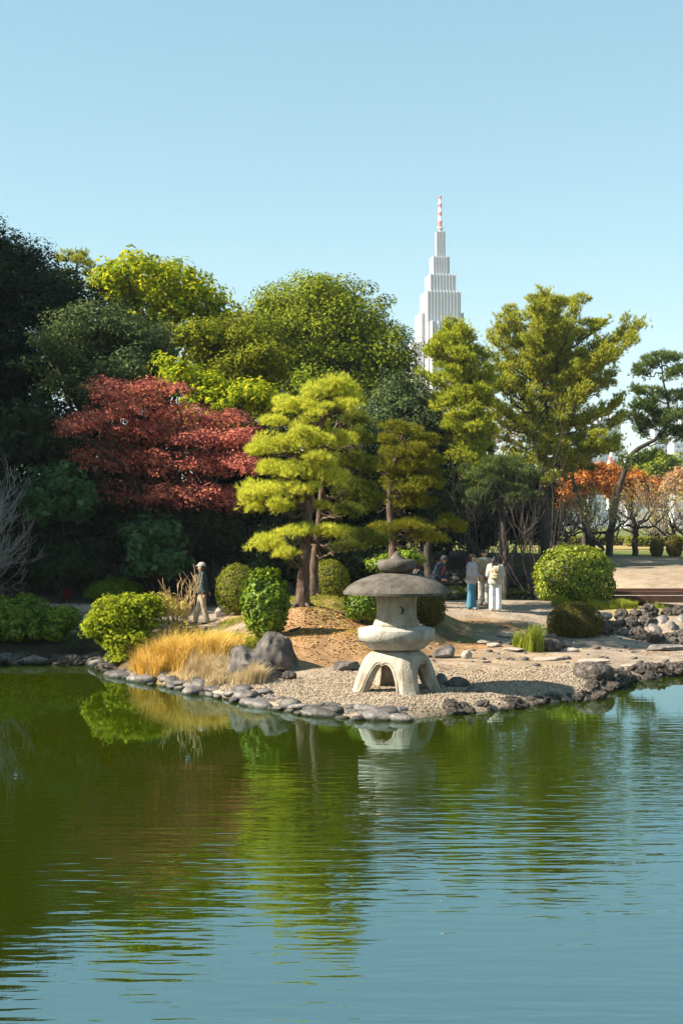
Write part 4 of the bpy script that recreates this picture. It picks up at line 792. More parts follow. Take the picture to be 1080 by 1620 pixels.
for i, (px, py, D, wd, lab) in enumerate([(870, 1046, 31.6, .95, 'broad stepping slab right of the small iris tuft'), (940, 1048, 31.2, .85, 'pale stepping slab nearest the right shore rocks'), (812, 1030, 32.8, .55, 'stepping stone left of the iris tuft'), (780, 1022, 33.4, .45, 'stepping stone in shade, left in the row'),
                                   (765, 1018, 33.9, .4, 'leftmost small stepping stone in the shaded row'), (900, 1020, 33.2, .5, 'stepping stone right of the dark rough boulder'), (1005, 1052, 31.0, .7, 'flat slab between the right shore rocks'), (805, 1004, 35.2, .8, 'shaded step stone higher up the slope'), (850, 1000, 35.6, .5, 'shaded step stone beside the squat boulder')]):
    o = rock('stepping_stone', lab, px, py, D, (wd, .45, .12), 400+i, M['slab'], rng.rand()*.4-.2, 'stepping stone', None, 12, 3, .03, 2, 0, .6); o.location.z += .0
rng = RS(71); Vt, Ft = ICO[1]; parts = []
for q in range(110):
    px, D = rng.uniform(560, 1060), rng.uniform(29.5, 37.5); x = xat(px, D); z = gz(x, D); s_ = .03+.07*rng.rand()**2
    if z < .1: continue
    parts.append((Vt*(1+.35*rng.normal(size=(len(Vt), 1))*.5)*np.array([s_*1.3, s_, s_*.7])+np.array([x, D, z+.2*s_]), Ft))
V, F = join_np(parts); tag(link('loose_stones', mesh_np('loose_stones', V, F, M['rock'])), 'small loose stones strewn over the bare ground', 'stones', kind='stuff')
# cobbles edging the pond on the left of the lantern
def polyline(pts):
    P = np.array(pts, float); L_ = np.r_[0, np.cumsum(np.linalg.norm(np.diff(P, axis=0), axis=1))]
    return lambda s: np.array([np.interp(s, L_, P[:, 0]), np.interp(s, L_, P[:, 1])]), L_[-1]
cob = [rock_mesh('stone', (1, .8, .55), 500+i, M['cobble'], 3, 3+i, .07, 1.5, .84-.03*i, flat_bottom=False) for i in range(6)]
edge = thing('stone_edging', 'row of smooth grey oval cobbles edging the pond left of lantern', 'stones', (0, 26, 0)); rng = RS(55)
f, Lc = polyline([q for q in SHORE if -5.4 < q[0] < 1.3]); s = 0.05
while s < Lc-.1:
    for row in range(3 if rng.rand() < .55 else 2):
        wd = (.17+.36*rng.rand()**1.6)*(1 if row else 1.1); p = f(s+rng.rand()*.15); tg = f(min(s+.1, Lc))-f(max(s-.1, 0)); nn = np.array([-tg[1], tg[0]])/max(1e-6, np.hypot(*tg))
        q = p+nn*(-.10+row*.24+.05*rng.normal()); o = link('stone', cob[rng.randint(6)], edge); h = wd*(.7+.5*rng.rand())
        o.scale = (wd*(1.05+.35*rng.rand()), wd, h*.95); o.location = (q[0], q[1]-26, [.0, .06, .10][row]+.03*rng.rand()); o.rotation_euler = (rng.normal()*.12, rng.normal()*.12, math.atan2(tg[1], tg[0])+rng.normal()*.4)
    s += .20+.26*rng.rand()
# rough lava rocks along the right-hand shore
lav = [rock_mesh('stone', (1, .9, .8), 520+i, M['lava'], 4, 5, .26, 2.4, .75, flat_bottom=False) for i in range(6)]
edge = thing('lava_rock_edging', 'dark pitted lava rocks lining the shore right of the lantern', 'stones', (4, 27, 0)); rng = RS(56)
f, Lc = polyline([q for q in SHORE if 1.2 < q[0] < 13]); s = 0
while s < Lc:
    big = s > 5.2
    for row in range(2 if not big else 3):
        wd = (.16+.30*rng.rand()**1.4)*(1.2 if big else 1); p = f(s); tg = f(min(s+.1, Lc))-f(max(s-.1, 0)); nn = np.array([-tg[1], tg[0]])/max(1e-6, np.hypot(*tg))
        q = p+nn*(-.05+row*.26+.07*rng.normal()); o = link('stone', lav[rng.randint(6)], edge); o.scale = (wd*1.15, wd, wd*(.5+.35*rng.rand())*(1 if row == 0 or big else .7)); o.location = (q[0]-4, q[1]-27, .03+.05*row+(.06 if big else 0)*rng.rand()); o.rotation_euler = (rng.normal()*.4, rng.normal()*.4, rng.rand()*6)
    s += .28+.14*rng.rand()
# dark rocks of the shaded left shore
edge = thing('shore_rocks', 'dark rocks along the shaded left shore under the bushes', 'stones', (-7, 33, 0)); rng = RS(57)
f, Lc = polyline([(-10.5, 33.6), (-8.4, 33.4), (-6.06, 33.2), (-5.3, 31.6)]); s = 0
while s < Lc:
    for row in range(2):
        wd = .25+.4*rng.rand(); q = f(s)+np.array([rng.normal()*.06, row*.3]); o = link('stone', (lav if rng.rand() < .6 else cob)[rng.randint(6)], edge); o.scale = (wd*1.2, wd, wd*.75); o.location = (q[0]+7, q[1]-33, .05+.08*row); o.rotation_euler = (rng.normal()*.2, rng.normal()*.2, rng.rand()*6)
    s += .34+.15*rng.rand()
# dry stone bank on the right
wall = thing('rock_wall', 'low bank of piled grey boulders under the grass strip at right', 'rock wall', (9, 38, .2)); rng = RS(58)
for row in range(4):
    s = 0.0
    while s < 1:
        px = 955+s*170; D = 37.2+row*.42+1.0*math.sin(s*2.2)*.5; wd = .36+.26*rng.rand(); o = link('stone', lav[rng.randint(6)] if rng.rand() < .6 else cob[rng.randint(6)], wall)
        zz = .18+row*.23+rng.normal()*.04; o.location = (xat(px, D)-9, D-38, zz-.2); o.scale = (wd*1.05, wd, wd*(.85+.3*rng.rand())); o.rotation_euler = (rng.normal()*.5, rng.normal()*.5, rng.rand()*6); s += wd*F_PX/D/170*.92
for a_ in range(16):
    D = 35.3+rng.rand()*1.6; px = 1035+rng.rand()*75; wd = .35+.3*rng.rand(); o = link('stone', lav[rng.randint(6)], wall); o.location = (xat(px, D)-9, D-38, .12+.22*(D-35.3)-.2+.1*rng.rand()); o.scale = (wd, wd, wd*.9); o.rotation_euler = (rng.rand(), rng.rand(), rng.rand()*6)
# far bank of the channel behind the women
edge = thing('bank_stones', 'row of dark stones on the far bank behind the women', 'stones', (7, 75, 0)); rng = RS(59)
f, Lc = polyline([(2, 75), (7, 75.6), (10, 73.1), (10.8, 65)]); s = 0
while s < Lc:
    for row in range(2):
        wd = .5+.4*rng.rand(); q = f(s); o = link('stone', lav[rng.randint(6)], edge); o.scale = (wd*1.2, wd, wd*.9); o.location = (q[0]-7, q[1]-75+row*.3, .15+.4*row); o.rotation_euler = (0, 0, rng.rand()*6)
    s += .55
# pebbles round the lantern
rng = RS(66); V0, F0 = ico(1); n_ = 14000
P = np.c_[rng.uniform(-2.6, 5.2, n_), rng.uniform(24, 30.2, n_)]; d = poly_sd(P, POND); k = (d > .12) & (P[:, 1] < 28.9+.5*np.sin(P[:, 0]*1.3)+np.clip(P[:, 0]-2, 0, 2)*.5+rng.normal(size=n_)*.3); P = P[k]; z = ground_h(P); n_ = len(P); sz = .012+.013*rng.rand(n_)**1.5
sc3 = np.c_[sz*(1+.4*rng.rand(n_)), sz, sz*.6]; a = rng.rand(n_)*PI; B = V0[None]*sc3[:, None, :]; ca_, sa_ = np.cos(a)[:, None], np.sin(a)[:, None]
V = np.stack([B[..., 0]*ca_-B[..., 1]*sa_, B[..., 0]*sa_+B[..., 1]*ca_, B[..., 2]], -1)+np.c_[P, z+sz*.3][:, None, :]
F = (F0[None]+(np.arange(n_)*len(V0))[:, None, None]).reshape(-1, 3)
m = leaf_mat('pebble', [(.12, .092, .068), (.27, .215, .155), (.42, .345, .26)], 0, .25, 1.0)
tag(link('pebble_beach', mesh_np('pebble_beach', V.reshape(-1, 3), F, m, True)), 'tan pebbles packed on the spit under the lantern', 'pebbles', kind='stuff')
# ------------------------------------------------------------------ the stone lantern
def stone_mat(name, cols, dark, scale=3.0, amount=.5, lichen=True):
    m, n, L, o = new_mat(name); tc = n.new('ShaderNodeTexCoord')
    def noi(s, d, st=(1, 1, 1)):
        mp = n.new('ShaderNodeMapping'); mp.inputs['Scale'].default_value = st; L.new(tc.outputs['Object'], mp.inputs[0]); q = n.new('ShaderNodeTexNoise'); q.inputs['Scale'].default_value = s; q.inputs['Detail'].default_value = d; q.inputs['Roughness'].default_value = .65; L.new(mp.outputs[0], q.inputs['Vector']); return q.outputs[0]
    r = ramp(n, cols, [.3+.4*i/(len(cols)-1) for i in range(len(cols))]); L.new(noi(scale, 8), r.inputs[0])
    st = ramp(n, [(1, 1, 1), dark], [.47, .64]); L.new(noi(2.4, 6, (2.4, 2.4, .55)), st.inputs[0])
    x = n.new('ShaderNodeMixRGB'); x.blend_type = 'MULTIPLY'; x.inputs[0].default_value = amount; L.new(r.outputs[0], x.inputs[1]); L.new(st.outputs[0], x.inputs[2])
    sp = ramp(n, [(0, 0, 0), (1, 1, 1)], [.66, .74]); L.new(noi(26, 3), sp.inputs[0])
    y = n.new('ShaderNodeMixRGB'); y.inputs[2].default_value = (.52, .50, .44, 1); L.new(x.outputs[0], y.inputs[1])
    mu = n.new('ShaderNodeMath'); mu.operation = 'MULTIPLY'; mu.inputs[1].default_value = .55 if lichen else .15; L.new(sp.outputs[0], mu.inputs[0]); L.new(mu.outputs[0], y.inputs[0])
    p = n.new('ShaderNodeBsdfPrincipled'); p.inputs['Roughness'].default_value = .9; p.inputs['Specular IOR Level'].default_value = .2; L.new(y.outputs[0], p.inputs['Base Color'])
    b = n.new('ShaderNodeBump'); b.inputs['Strength'].default_value = .9; b.inputs['Distance'].default_value = .02; L.new(noi(22, 7), b.inputs['Height']); L.new(b.outputs[0], p.inputs['Normal']); L.new(p.outputs[0], o.inputs[0]); return m
M['lantern_roof'] = stone_mat('lantern_roof', [(.055, .047, .038), (.10, .086, .070), (.16, .14, .115)], (.5, .47, .44), 3.0, .7)
M['lantern'] = stone_mat('lantern_stone', [(.23, .195, .15), (.36, .315, .25), (.45, .40, .335)], (.45, .38, .29), 2.6, .6)
M['lantern_pale'] = stone_mat('lantern_pale', [(.27, .25, .215), (.39, .365, .32), (.46, .44, .395)], (.5, .45, .37), 2.6, .55)
LX, LY = 1.08, 26.7; LZ = gz(LX, LY)-.03
def worn(o, amp, sc_):
    V = np.array([v.co[:] for v in o.data.vertices]); V2 = V+(amp*fnoise(V, sc_, 3))[:, None]*nrm(V*np.array([1, 1, .3])); o.data.vertices.foreach_set('co', V2.astype(np.float32).ravel()); o.data.update(); return o
lan = thing('stone_lantern', 'large stone snow-viewing lantern with wide domed roof on four arched legs', 'lantern', (LX, LY, LZ), rz=math.radians(14))
B0 = .15-LZ     # heights below are above water, z-0.15 above the footing
def H(z): return z-.15+B0
hexa = lambda k, sharp: (lambda a, z: 1-k*(1-abs(math.cos(3*a))**sharp)) 
MB().lathe([(.19, H(2.49)), (.25, H(2.50)), (.335, H(2.545)), (.372, H(2.62)), (.375, H(2.68)), (.35, H(2.735)), (.315, H(2.752)), (.16, H(2.757)), (.12, H(2.79)), (.085, H(2.835)), (.05, H(2.875)), (.012, H(2.915))], 40).build('finial', M['lantern_roof'], lan, True)
roof_shape = lambda a, z: 1-.028*(1-abs(math.cos(3*a)))*(1 if z < H(2.3) else .6)
prof = [(.40, H(2.09)), (.80, H(2.075)), (1.04, H(2.078)), (1.056, H(2.084)), (1.056, H(2.13)), (1.04, H(2.145)), (.96, H(2.228)), (.85, H(2.300)), (.70, H(2.372)), (.52, H(2.435)), (.34, H(2.480)), (.22, H(2.50)), (.12, H(2.505))]
MB().lathe(prof, 72, roof_shape).build('roof', M['lantern_roof'], lan, True); worn(lan.children[-1], .002, 4); lan.children[-1].data.set_sharp_from_angle(angle=math.radians(40))
# fire chamber: six sides, a window on each, crescent-shaped in the front
ch = lambda a, z: 1-.05*(1-abs(math.cos(3*a))**1.5)
MB().lathe([(.30, H(1.43)), (.43, H(1.44)), (.465, H(1.475)), (.45, H(1.53)), (.405, H(1.60)), (.395, H(1.75)), (.40, H(1.95)), (.43, H(2.06)), (.42, H(2.10)), (.2, H(2.10))], 60, ch).build('fire_chamber', M['lantern'], lan, True)
M['opening_shade'] = flat_mat('dark_opening_shade', (.02, .018, .016), 1.0)  # near-black colour stands in for shade inside the crescent openings
def crescent(a0, z, R, c_parent):
    """dark crescent on the chamber wall, coloured as the shade inside an opening"""
    bm_o = MB(); n_ = 20; pts = []
    for i in range(n_+1): t_ = -PI*.62+PI*1.24*i/n_; pts.append((R*math.cos(t_), R*math.sin(t_)))
    for i in range(n_, -1, -1): t_ = -PI*.62+PI*1.24*i/n_; pts.append((R*.92*math.cos(t_*.92)-.42*R, R*.93*math.sin(t_*.97)))
    def wrap(u, v, off): aa = a0+u/.40; rr = .40*ch(aa, 0)+off; return (rr*math.cos(aa), rr*math.sin(aa), H(z)+v)
    m_ = n_+1; V = [wrap(u, v, .004) for u, v in pts]+[wrap(u, v, -.03) for u, v in pts]; N_ = 2*m_
    Fc = [(i, i+1, N_-2-i, N_-1-i) for i in range(n_)]; bm_o.add(V, Fc+[(i, (i+1) % N_, (i+1) % N_+N_, i+N_) for i in range(N_)]); bm_o.build('crescent_window', M['opening_shade'], c_parent)
for k in range(3): crescent(math.radians(-90-14+8)+k*PI/1.5, 1.775, .08, lan)
# platform: thick disc over an under-bowl
MB().lathe([(.40, H(1.005)), (.52, H(1.007)), (.54, H(1.02)), (.62, H(1.085)), (.70, H(1.165)), (.705, H(1.178)), (.752, H(1.183)), (.755, H(1.39)), (.745, H(1.402)), (.60, H(1.412)), (.597, H(1.430)), (.48, H(1.435)), (.477, H(1.452)), (.3, H(1.452))], 72).build('platform', M['lantern_pale'], lan, True); lan.children[-1].data.set_sharp_from_angle(angle=math.radians(34))
# arched leg stand: round at the neck, square with a corner at each foot below
def leg_stand():
    OZ = H(1.0); rows = 26; side = 33
    prof_z = np.array([0, .10, .30, .55, .75, .88, .96, 1.0]); prof_r = np.array([.90, .855, .80, .735, .66, .57, .46, .36])
    def rad(zf, a, inner):
        q = (a % (PI/2))-PI/4; sq = 1/max(math.cos(q), .70)          # square, corners at 0,90,...
        k = np.clip((1-zf)/.42, 0, 1); r = np.interp(zf, prof_z, prof_r); sh = (1-k)*1+k*(sq*.80); sh = min(sh, 1.0)
        th = .17 if inner else 0; return max(.05, r*sh-th)
    m_ = MB(); cols = []
    for s_ in range(4):
        for j in range(side):
            u = j/side; a = s_*PI/2+u*PI/2; cols.append((a, u))
    def zbot(u):
        e = abs(u-.5)/.315         # arch opening spans |u-.5|<.27
        if e >= 1: return 0.0
        y = .70*(1-e**3.2)**.55; y -= .045*math.exp(-((u-.5)/.035)**2); return max(0.0, y)
    V = []; n_ = len(cols)
    for inner in (0, 1):
        for i in range(rows+1):
            for (a, u) in cols:
                zb = zbot(u); f = i/rows; zf = zb+(1-zb)*f if not inner else zb+(.93-zb)*f; r = rad(zf, a, inner); V.append((r*math.cos(a), r*math.sin(a), zf*OZ))
    off = (rows+1)*n_; Fs = []
    for i in range(rows):
        for j in range(n_):
            k = (j+1) % n_; Fs.append((i*n_+j, i*n_+k, (i+1)*n_+k, (i+1)*n_+j)); Fs.append((off+i*n_+j, off+(i+1)*n_+j, off+(i+1)*n_+k, off+i*n_+k))
    for j in range(n_): k = (j+1) % n_; Fs.append((j, off+j, off+k, k))
    Fs.append(tuple(rows*n_+j for j in range(n_))); Fs.append(tuple(off+rows*n_+j for j in range(n_))[::-1])
    m_.add(V, Fs); me = m_.mesh('leg_stand', M['lantern'], False)
    me.polygons.foreach_set('use_smooth', np.ones(len(me.polygons), bool)); o = link('leg_stand', me, lan)
    me.set_sharp_from_angle(angle=math.radians(32))
    for s_ in range(4):   # carved moulding that follows each arch
        pts = []
        for j in range(41):
            u = .5+(-.345+.69*j/40); e = abs(u-.5)/.345; zf = .755*(1-min(1, e)**3.2)**.55-.05*math.exp(-((u-.5)/.04)**2); zf = max(.0, zf); a = s_*PI/2+u*PI/2; r = rad(zf, a, 0)+.002; pts.append((r*math.cos(a), r*math.sin(a), zf*OZ))
        MB().tube(pts, [.014]*len(pts), 6).build('arch_moulding', M['lantern'], o, True)
    return o
leg_stand()

# ------------------------------------------------------------------ bridges, rails, rope fence
D = 42; br = thing('stone_bridge', 'grey stone slab bridge in shade on the left', 'bridge', (xat(105, D), D, gz(xat(105, D), D)))
for (dx, dy, dz, lx, ly) in [(0, 0, .10, 2.4, .55), (.15, .75, .12, 2.5, .6), (-2.2, .35, .1, 1.9, 1.2)]: MB().box((dx, dy, dz), (lx, ly, .16)).build('slab', M['slab'], br, bevel=.02)
D = 46; rl = thing('wooden_railing', 'weathered wooden bridge railing at the left edge', 'railing', (xat(0, D), D, zat(946, D)))
MB().box((-.1, 0, .52), (2.0, .12, .09)).build('top_rail', M['wood_grey'], rl, bevel=.015); MB().box((-.1, 0, .28), (1.9, .07, .08)).build('lower_rail', M['wood_grey'], rl, bevel=.01)
for q in range(6): MB().box((.78-q*.34, 0, .1), (.1, .1, .78)).build('post', M['wood_grey'], rl, bevel=.01)
D = 45; br = thing('wooden_bridge', 'dark wooden plank bridge at the right edge', 'bridge', (xat(1080, D), D, 1.0))
for q in range(22): MB().box((-2.4+q*.31, .15, .02), (.29, 1.9, .06)).build('plank', M['slab'], br)
for sy in (-1, 1):
    MB().box((.8, .15+sy*1.0, -.02), (7.0, .16, .22)).build('beam', M['wood_dark'], br, bevel=.015); MB().box((.8, .15+sy*.98, .17), (7.0, .14, .12)).build('kerb_rail', M['wood_dark'], br, bevel=.015)
for q in (-1.2, 1.2, 3.4):
    for sy in (-1, 1): MB().tube([(q, .15+sy*.8, -1.5), (q, .15+sy*.8, -.1)], [.1, .1], 8).build('pile', M['wood_dark'], br)
D = 72; fn = thing('rope_fence', 'rope fence on low posts up the slope behind the women', 'fence', (xat(815, D), 76, gz(xat(815, D), 76))); pp = []
for (px, py, D) in [(795, 898, 76), (812, 893, 77), (824, 889, 78), (838, 897, 77), (852, 890, 79)]:
    x = xat(px, D)-fn.location.x; y = D-76; z = gz(xat(px, D), D)-fn.location.z; MB().tube([(x, y, z-.1), (x, y, z+.65)], [.05, .045], 7).build('post', M['pale_bark'], fn); pp.append(Vector((x, y, z+.55)))
for p0, p1 in zip(pp, pp[1:]): MB().tube([p0, p0.lerp(p1, .5)-Vector((0, 0, .1)), p1], [.025]*3, 5).build('rope', M['tan_twig'], fn)
MB().tube([(0, 0, .01), (.14, .1, .05), (.24, .25, .09)], [.035, .03, .02], 7).build('fallen_branch', M['bark'])
o = bpy.data.objects['fallen_branch']; o.location = (xat(459, 32.3), 32.3, gz(xat(459, 32.3), 32.3)+.02); tag(o, 'short broken branch lying on the mound below the pine', 'branch')

# ------------------------------------------------------------------ city beyond the park
def bld_mat(name, c): return flat_mat(name, c, .6, .05, .05, 0)
M['tower'] = bld_mat('tower_stone', (.42, .395, .415)); M['tower_fin'] = bld_mat('tower_fin', (.68, .65, .66)); M['tower_glass'] = surf_mat('tower_glass', [(.22, .30, .36), (.30, .38, .44)], .05, 2, .25, 0, spec=.6)
M['mast_red'] = bld_mat('mast_red', (.72, .12, .10)); M['mast_white'] = bld_mat('mast_white', (.8, .8, .78)); M['hazed_wall'] = bld_mat('hazed_wall', (.50, .53, .55)); M['hazed_pane'] = surf_mat('hazed_pane', [(.28, .34, .39), (.36, .42, .47)], .1, 2, .2, 0, spec=.6)  # distance haze is put into the pale wall and window colours
D = 950; k = D/F_PX; tw = thing('skyscraper', 'tall stepped skyscraper with vertical fins and striped mast', 'skyscraper', (xat(696, D), D, 0), rz=math.radians(9)); ZT = lambda y: zat(y, D)
def tier(xl, xr, yt, yb, nf, mat='tower', depth=None, dy=0, fins=True):
    wd = (xr-xl)*k/1.12; cx = ((xl+xr)/2-696)*k; dd = depth or wd; z1, z0 = ZT(yt), ZT(yb); b_ = MB().box((cx, dy, (z0+z1)/2), (wd, dd, z1-z0)).build('tier', M[mat], tw)
    if fins:
        fw = wd/nf*.30; me = MB().box((0, 0, 0), (fw, fw*1.3, z1-z0+1.0)).mesh('fin', M['tower_fin'])
        for s_ in range(4):
            for q in range(nf+1):
                u = -wd/2+wd*q/nf; p_ = [(cx+u, dy-dd/2), (cx+u, dy+dd/2), (cx-wd/2, dy+u*dd/wd), (cx+wd/2, dy+u*dd/wd)][s_]; o = link('fin', me, b_); o.location = (p_[0], p_[1], (z0+z1)/2+.4)
        MB().box((cx, dy, z1+.2), (wd*.9, dd*.9, 1.2)).build('cornice', M['tower_glass'], b_)
tier(688.7, 703.2, 369, 412, 4); tier(681, 708.6, 409.6, 441, 6); tier(674, 718, 438.5, 470, 8); tier(667, 725, 466, 620, 10); tier(660.5, 724, 498, 640, 11, depth=22, dy=6); tier(700, 735, 496, 640, 6, 'tower_glass', 20, 10); tier(650, 690, 545, 640, 8, 'tower', 18, 4)
tier(672, 722, 516, 640, 5, 'tower_glass', 8, -14); MB().box((0, 0, ZT(700)*.5), (44, 30, ZT(700))).build('podium', M['tower'], tw)
seq = [(310, 316, 'mast_red', .9), (316, 322, 'mast_white', 1.0), (322, 329, 'mast_red', 1.05), (329, 335, 'mast_white', 1.1), (335, 342, 'mast_red', 1.1), (342, 349.5, 'mast_white', 1.15), (349.5, 361, 'mast_red', 1.25), (361, 370, 'tower', 1.5)]
for (a_, b_, mt, r) in seq: MB().tube([(0, 0, ZT(b_)), (0, 0, ZT(a_))], [r*1.03, r], 10).build('mast_section', M[mt], tw)
for (yy, r) in ((361, 2.4), (349.5, 1.7), (335, 1.5), (322, 1.4)): MB().tube([(0, 0, ZT(yy)-.4), (0, 0, ZT(yy)+.4)], [r, r], 12).build('mast_ring', M['mast_white'], tw)
def block(label, xl, xr, yt, D, cols, rows, mat='hazed_wall', rz=0.0, depth=None, name='office_building'):
    k = D/F_PX; wd = (xr-xl)*k; Hh = zat(yt, D); dd = depth or wd; t = thing(name, label, 'building', (xat((xl+xr)/2, D), D, 0), rz=rz); MB().box((0, 0, Hh/2), (wd, dd, Hh)).build('wall', M[mat], t)
    me = MB().box((0, 0, 0), (wd/cols*.62, .3, Hh/rows*.55)).mesh('window', M['hazed_pane'])
    for r in range(rows):
        for c in range(cols):
            if zat(820, D) > Hh*(r+.5)/rows: continue
            o = link('window', me, t); o.location = (-wd/2+wd*(c+.5)/cols, -dd/2, Hh*(r+.5)/rows)
            if c < 3: o2 = link('window', me, t); o2.location = (-wd/2, -dd/2+dd*(c+.5)/3, Hh*(r+.5)/rows); o2.rotation_euler = (0, 0, PI/2)
    MB().box((wd*.1, 0, Hh+1), (wd*.5, dd*.5, 2.4)).build('roof_plant', M[mat], t)
block('pale office block in haze right of the tallest pine, left one', 940, 962, 668, 640, 4, 22, rz=.1)
block('pale grey office block with flat top behind the crane', 958, 979, 662, 700, 3, 20)
block('tall pale apartment tower behind the leaning pine', 1036, 1068, 622, 1500, 6, 30)
block('white gridded tower under the leaning pine crown', 1031, 1056, 668, 600, 5, 20)
block('bluish glass office block at the right edge', 1060, 1100, 672, 560, 6, 18)
block('low pale building left of the crane foot', 880, 942, 722, 520, 9, 12)
block('low wide pale building beneath the leaning pine trunk', 985, 1040, 726, 480, 8, 10)
D = 560; k = D/F_PX; t = thing('crane', 'red and white striped crane jib among the far buildings', 'crane', tuple(at(962, 760, D)))
P0, P1 = at(962, 736, D), at(971, 696, D)
for q in range(6): a_, b_ = P0.lerp(P1, q/6)-t.location, P0.lerp(P1, (q+1)/6)-t.location; MB().tube([a_, b_], [.75, .72], 4).build('jib_section', M['mast_red' if q % 2 else 'mast_white'], t)
MB().tube([(0, 0, -12), P0-t.location], [.9, .8], 4).build('mast', M['mast_white'], t)
# ------------------------------------------------------------------ people
def capsule(p0, r0, p1, r1, seg=12):
    p0, p1 = np.array(p0, float), np.array(p1, float); d = p1-p0; ln = np.linalg.norm(d); T_ = d/ln if ln > 1e-6 else np.array([0, 0, 1.]); A = np.cross(T_, [1, 0, 0] if abs(T_[0]) < .8 else [0, 1, 0]); A /= np.linalg.norm(A); B = np.cross(T_, A)
    prof = [(math.sin(q*PI/8)*r0, -math.cos(q*PI/8)*r0, p0) for q in range(0, 5)]+[(math.cos(q*PI/8)*r1, math.sin(q*PI/8)*r1, p1) for q in range(0, 5)]
    V = [c+T_*h+max(r, 1e-4)*(math.cos(a)*A+math.sin(a)*B) for (r, h, c) in prof for a in [2*PI*j/seg for j in range(seg)]]
    n_ = len(prof); F = [(i*seg+j, i*seg+(j+1) % seg, (i+1)*seg+(j+1) % seg, (i+1)*seg+j) for i in range(n_-1) for j in range(seg)]+[tuple(range(seg))[::-1], tuple((n_-1)*seg+j for j in range(seg))]
    return V, F
def blend(name, caps, mat, parent, voxel=.018, smooth=3):
    """one continuous skin over a chain of tapered limbs"""
    m_ = MB()
    for c in caps: m_.add(*capsule(*c))
    o = m_.build(name, mat); md = o.modifiers.new('r', 'REMESH'); md.mode = 'VOXEL'; md.voxel_size = voxel; md.use_smooth_shade = True
    ms = o.modifiers.new('s', 'SMOOTH'); ms.factor = .5; ms.iterations = smooth
    dg = bpy.context.evaluated_depsgraph_get(); me = bpy.data.meshes.new_from_object(o.evaluated_get(dg)); old = o.data; o.modifiers.clear(); o.data = me; bpy.data.meshes.remove(old)
    me.name = name; me.polygons.foreach_set('use_smooth', np.ones(len(me.polygons), bool))
    if not me.materials: me.materials.append(mat)
    o.parent = parent; return o
def cloth(name, c): return surf_mat(name, [[x*.8 for x in c], [min(1, x*1.12) for x in c]], 9, 4, .9, .5, .02, bscale=14)
M['skin'] = flat_mat('skin', (.50, .28, .19), .6, .06); M['eye'] = flat_mat('eye', (.02, .015, .012), .3, .05); M['lips'] = flat_mat('lips', (.38, .13, .11), .5, .05)
M['hair_black'] = flat_mat('hair_black', (.018, .015, .014), .4, .3, 30); M['hair_brown'] = flat_mat('hair_brown', (.06, .032, .022), .4, .3, 30)
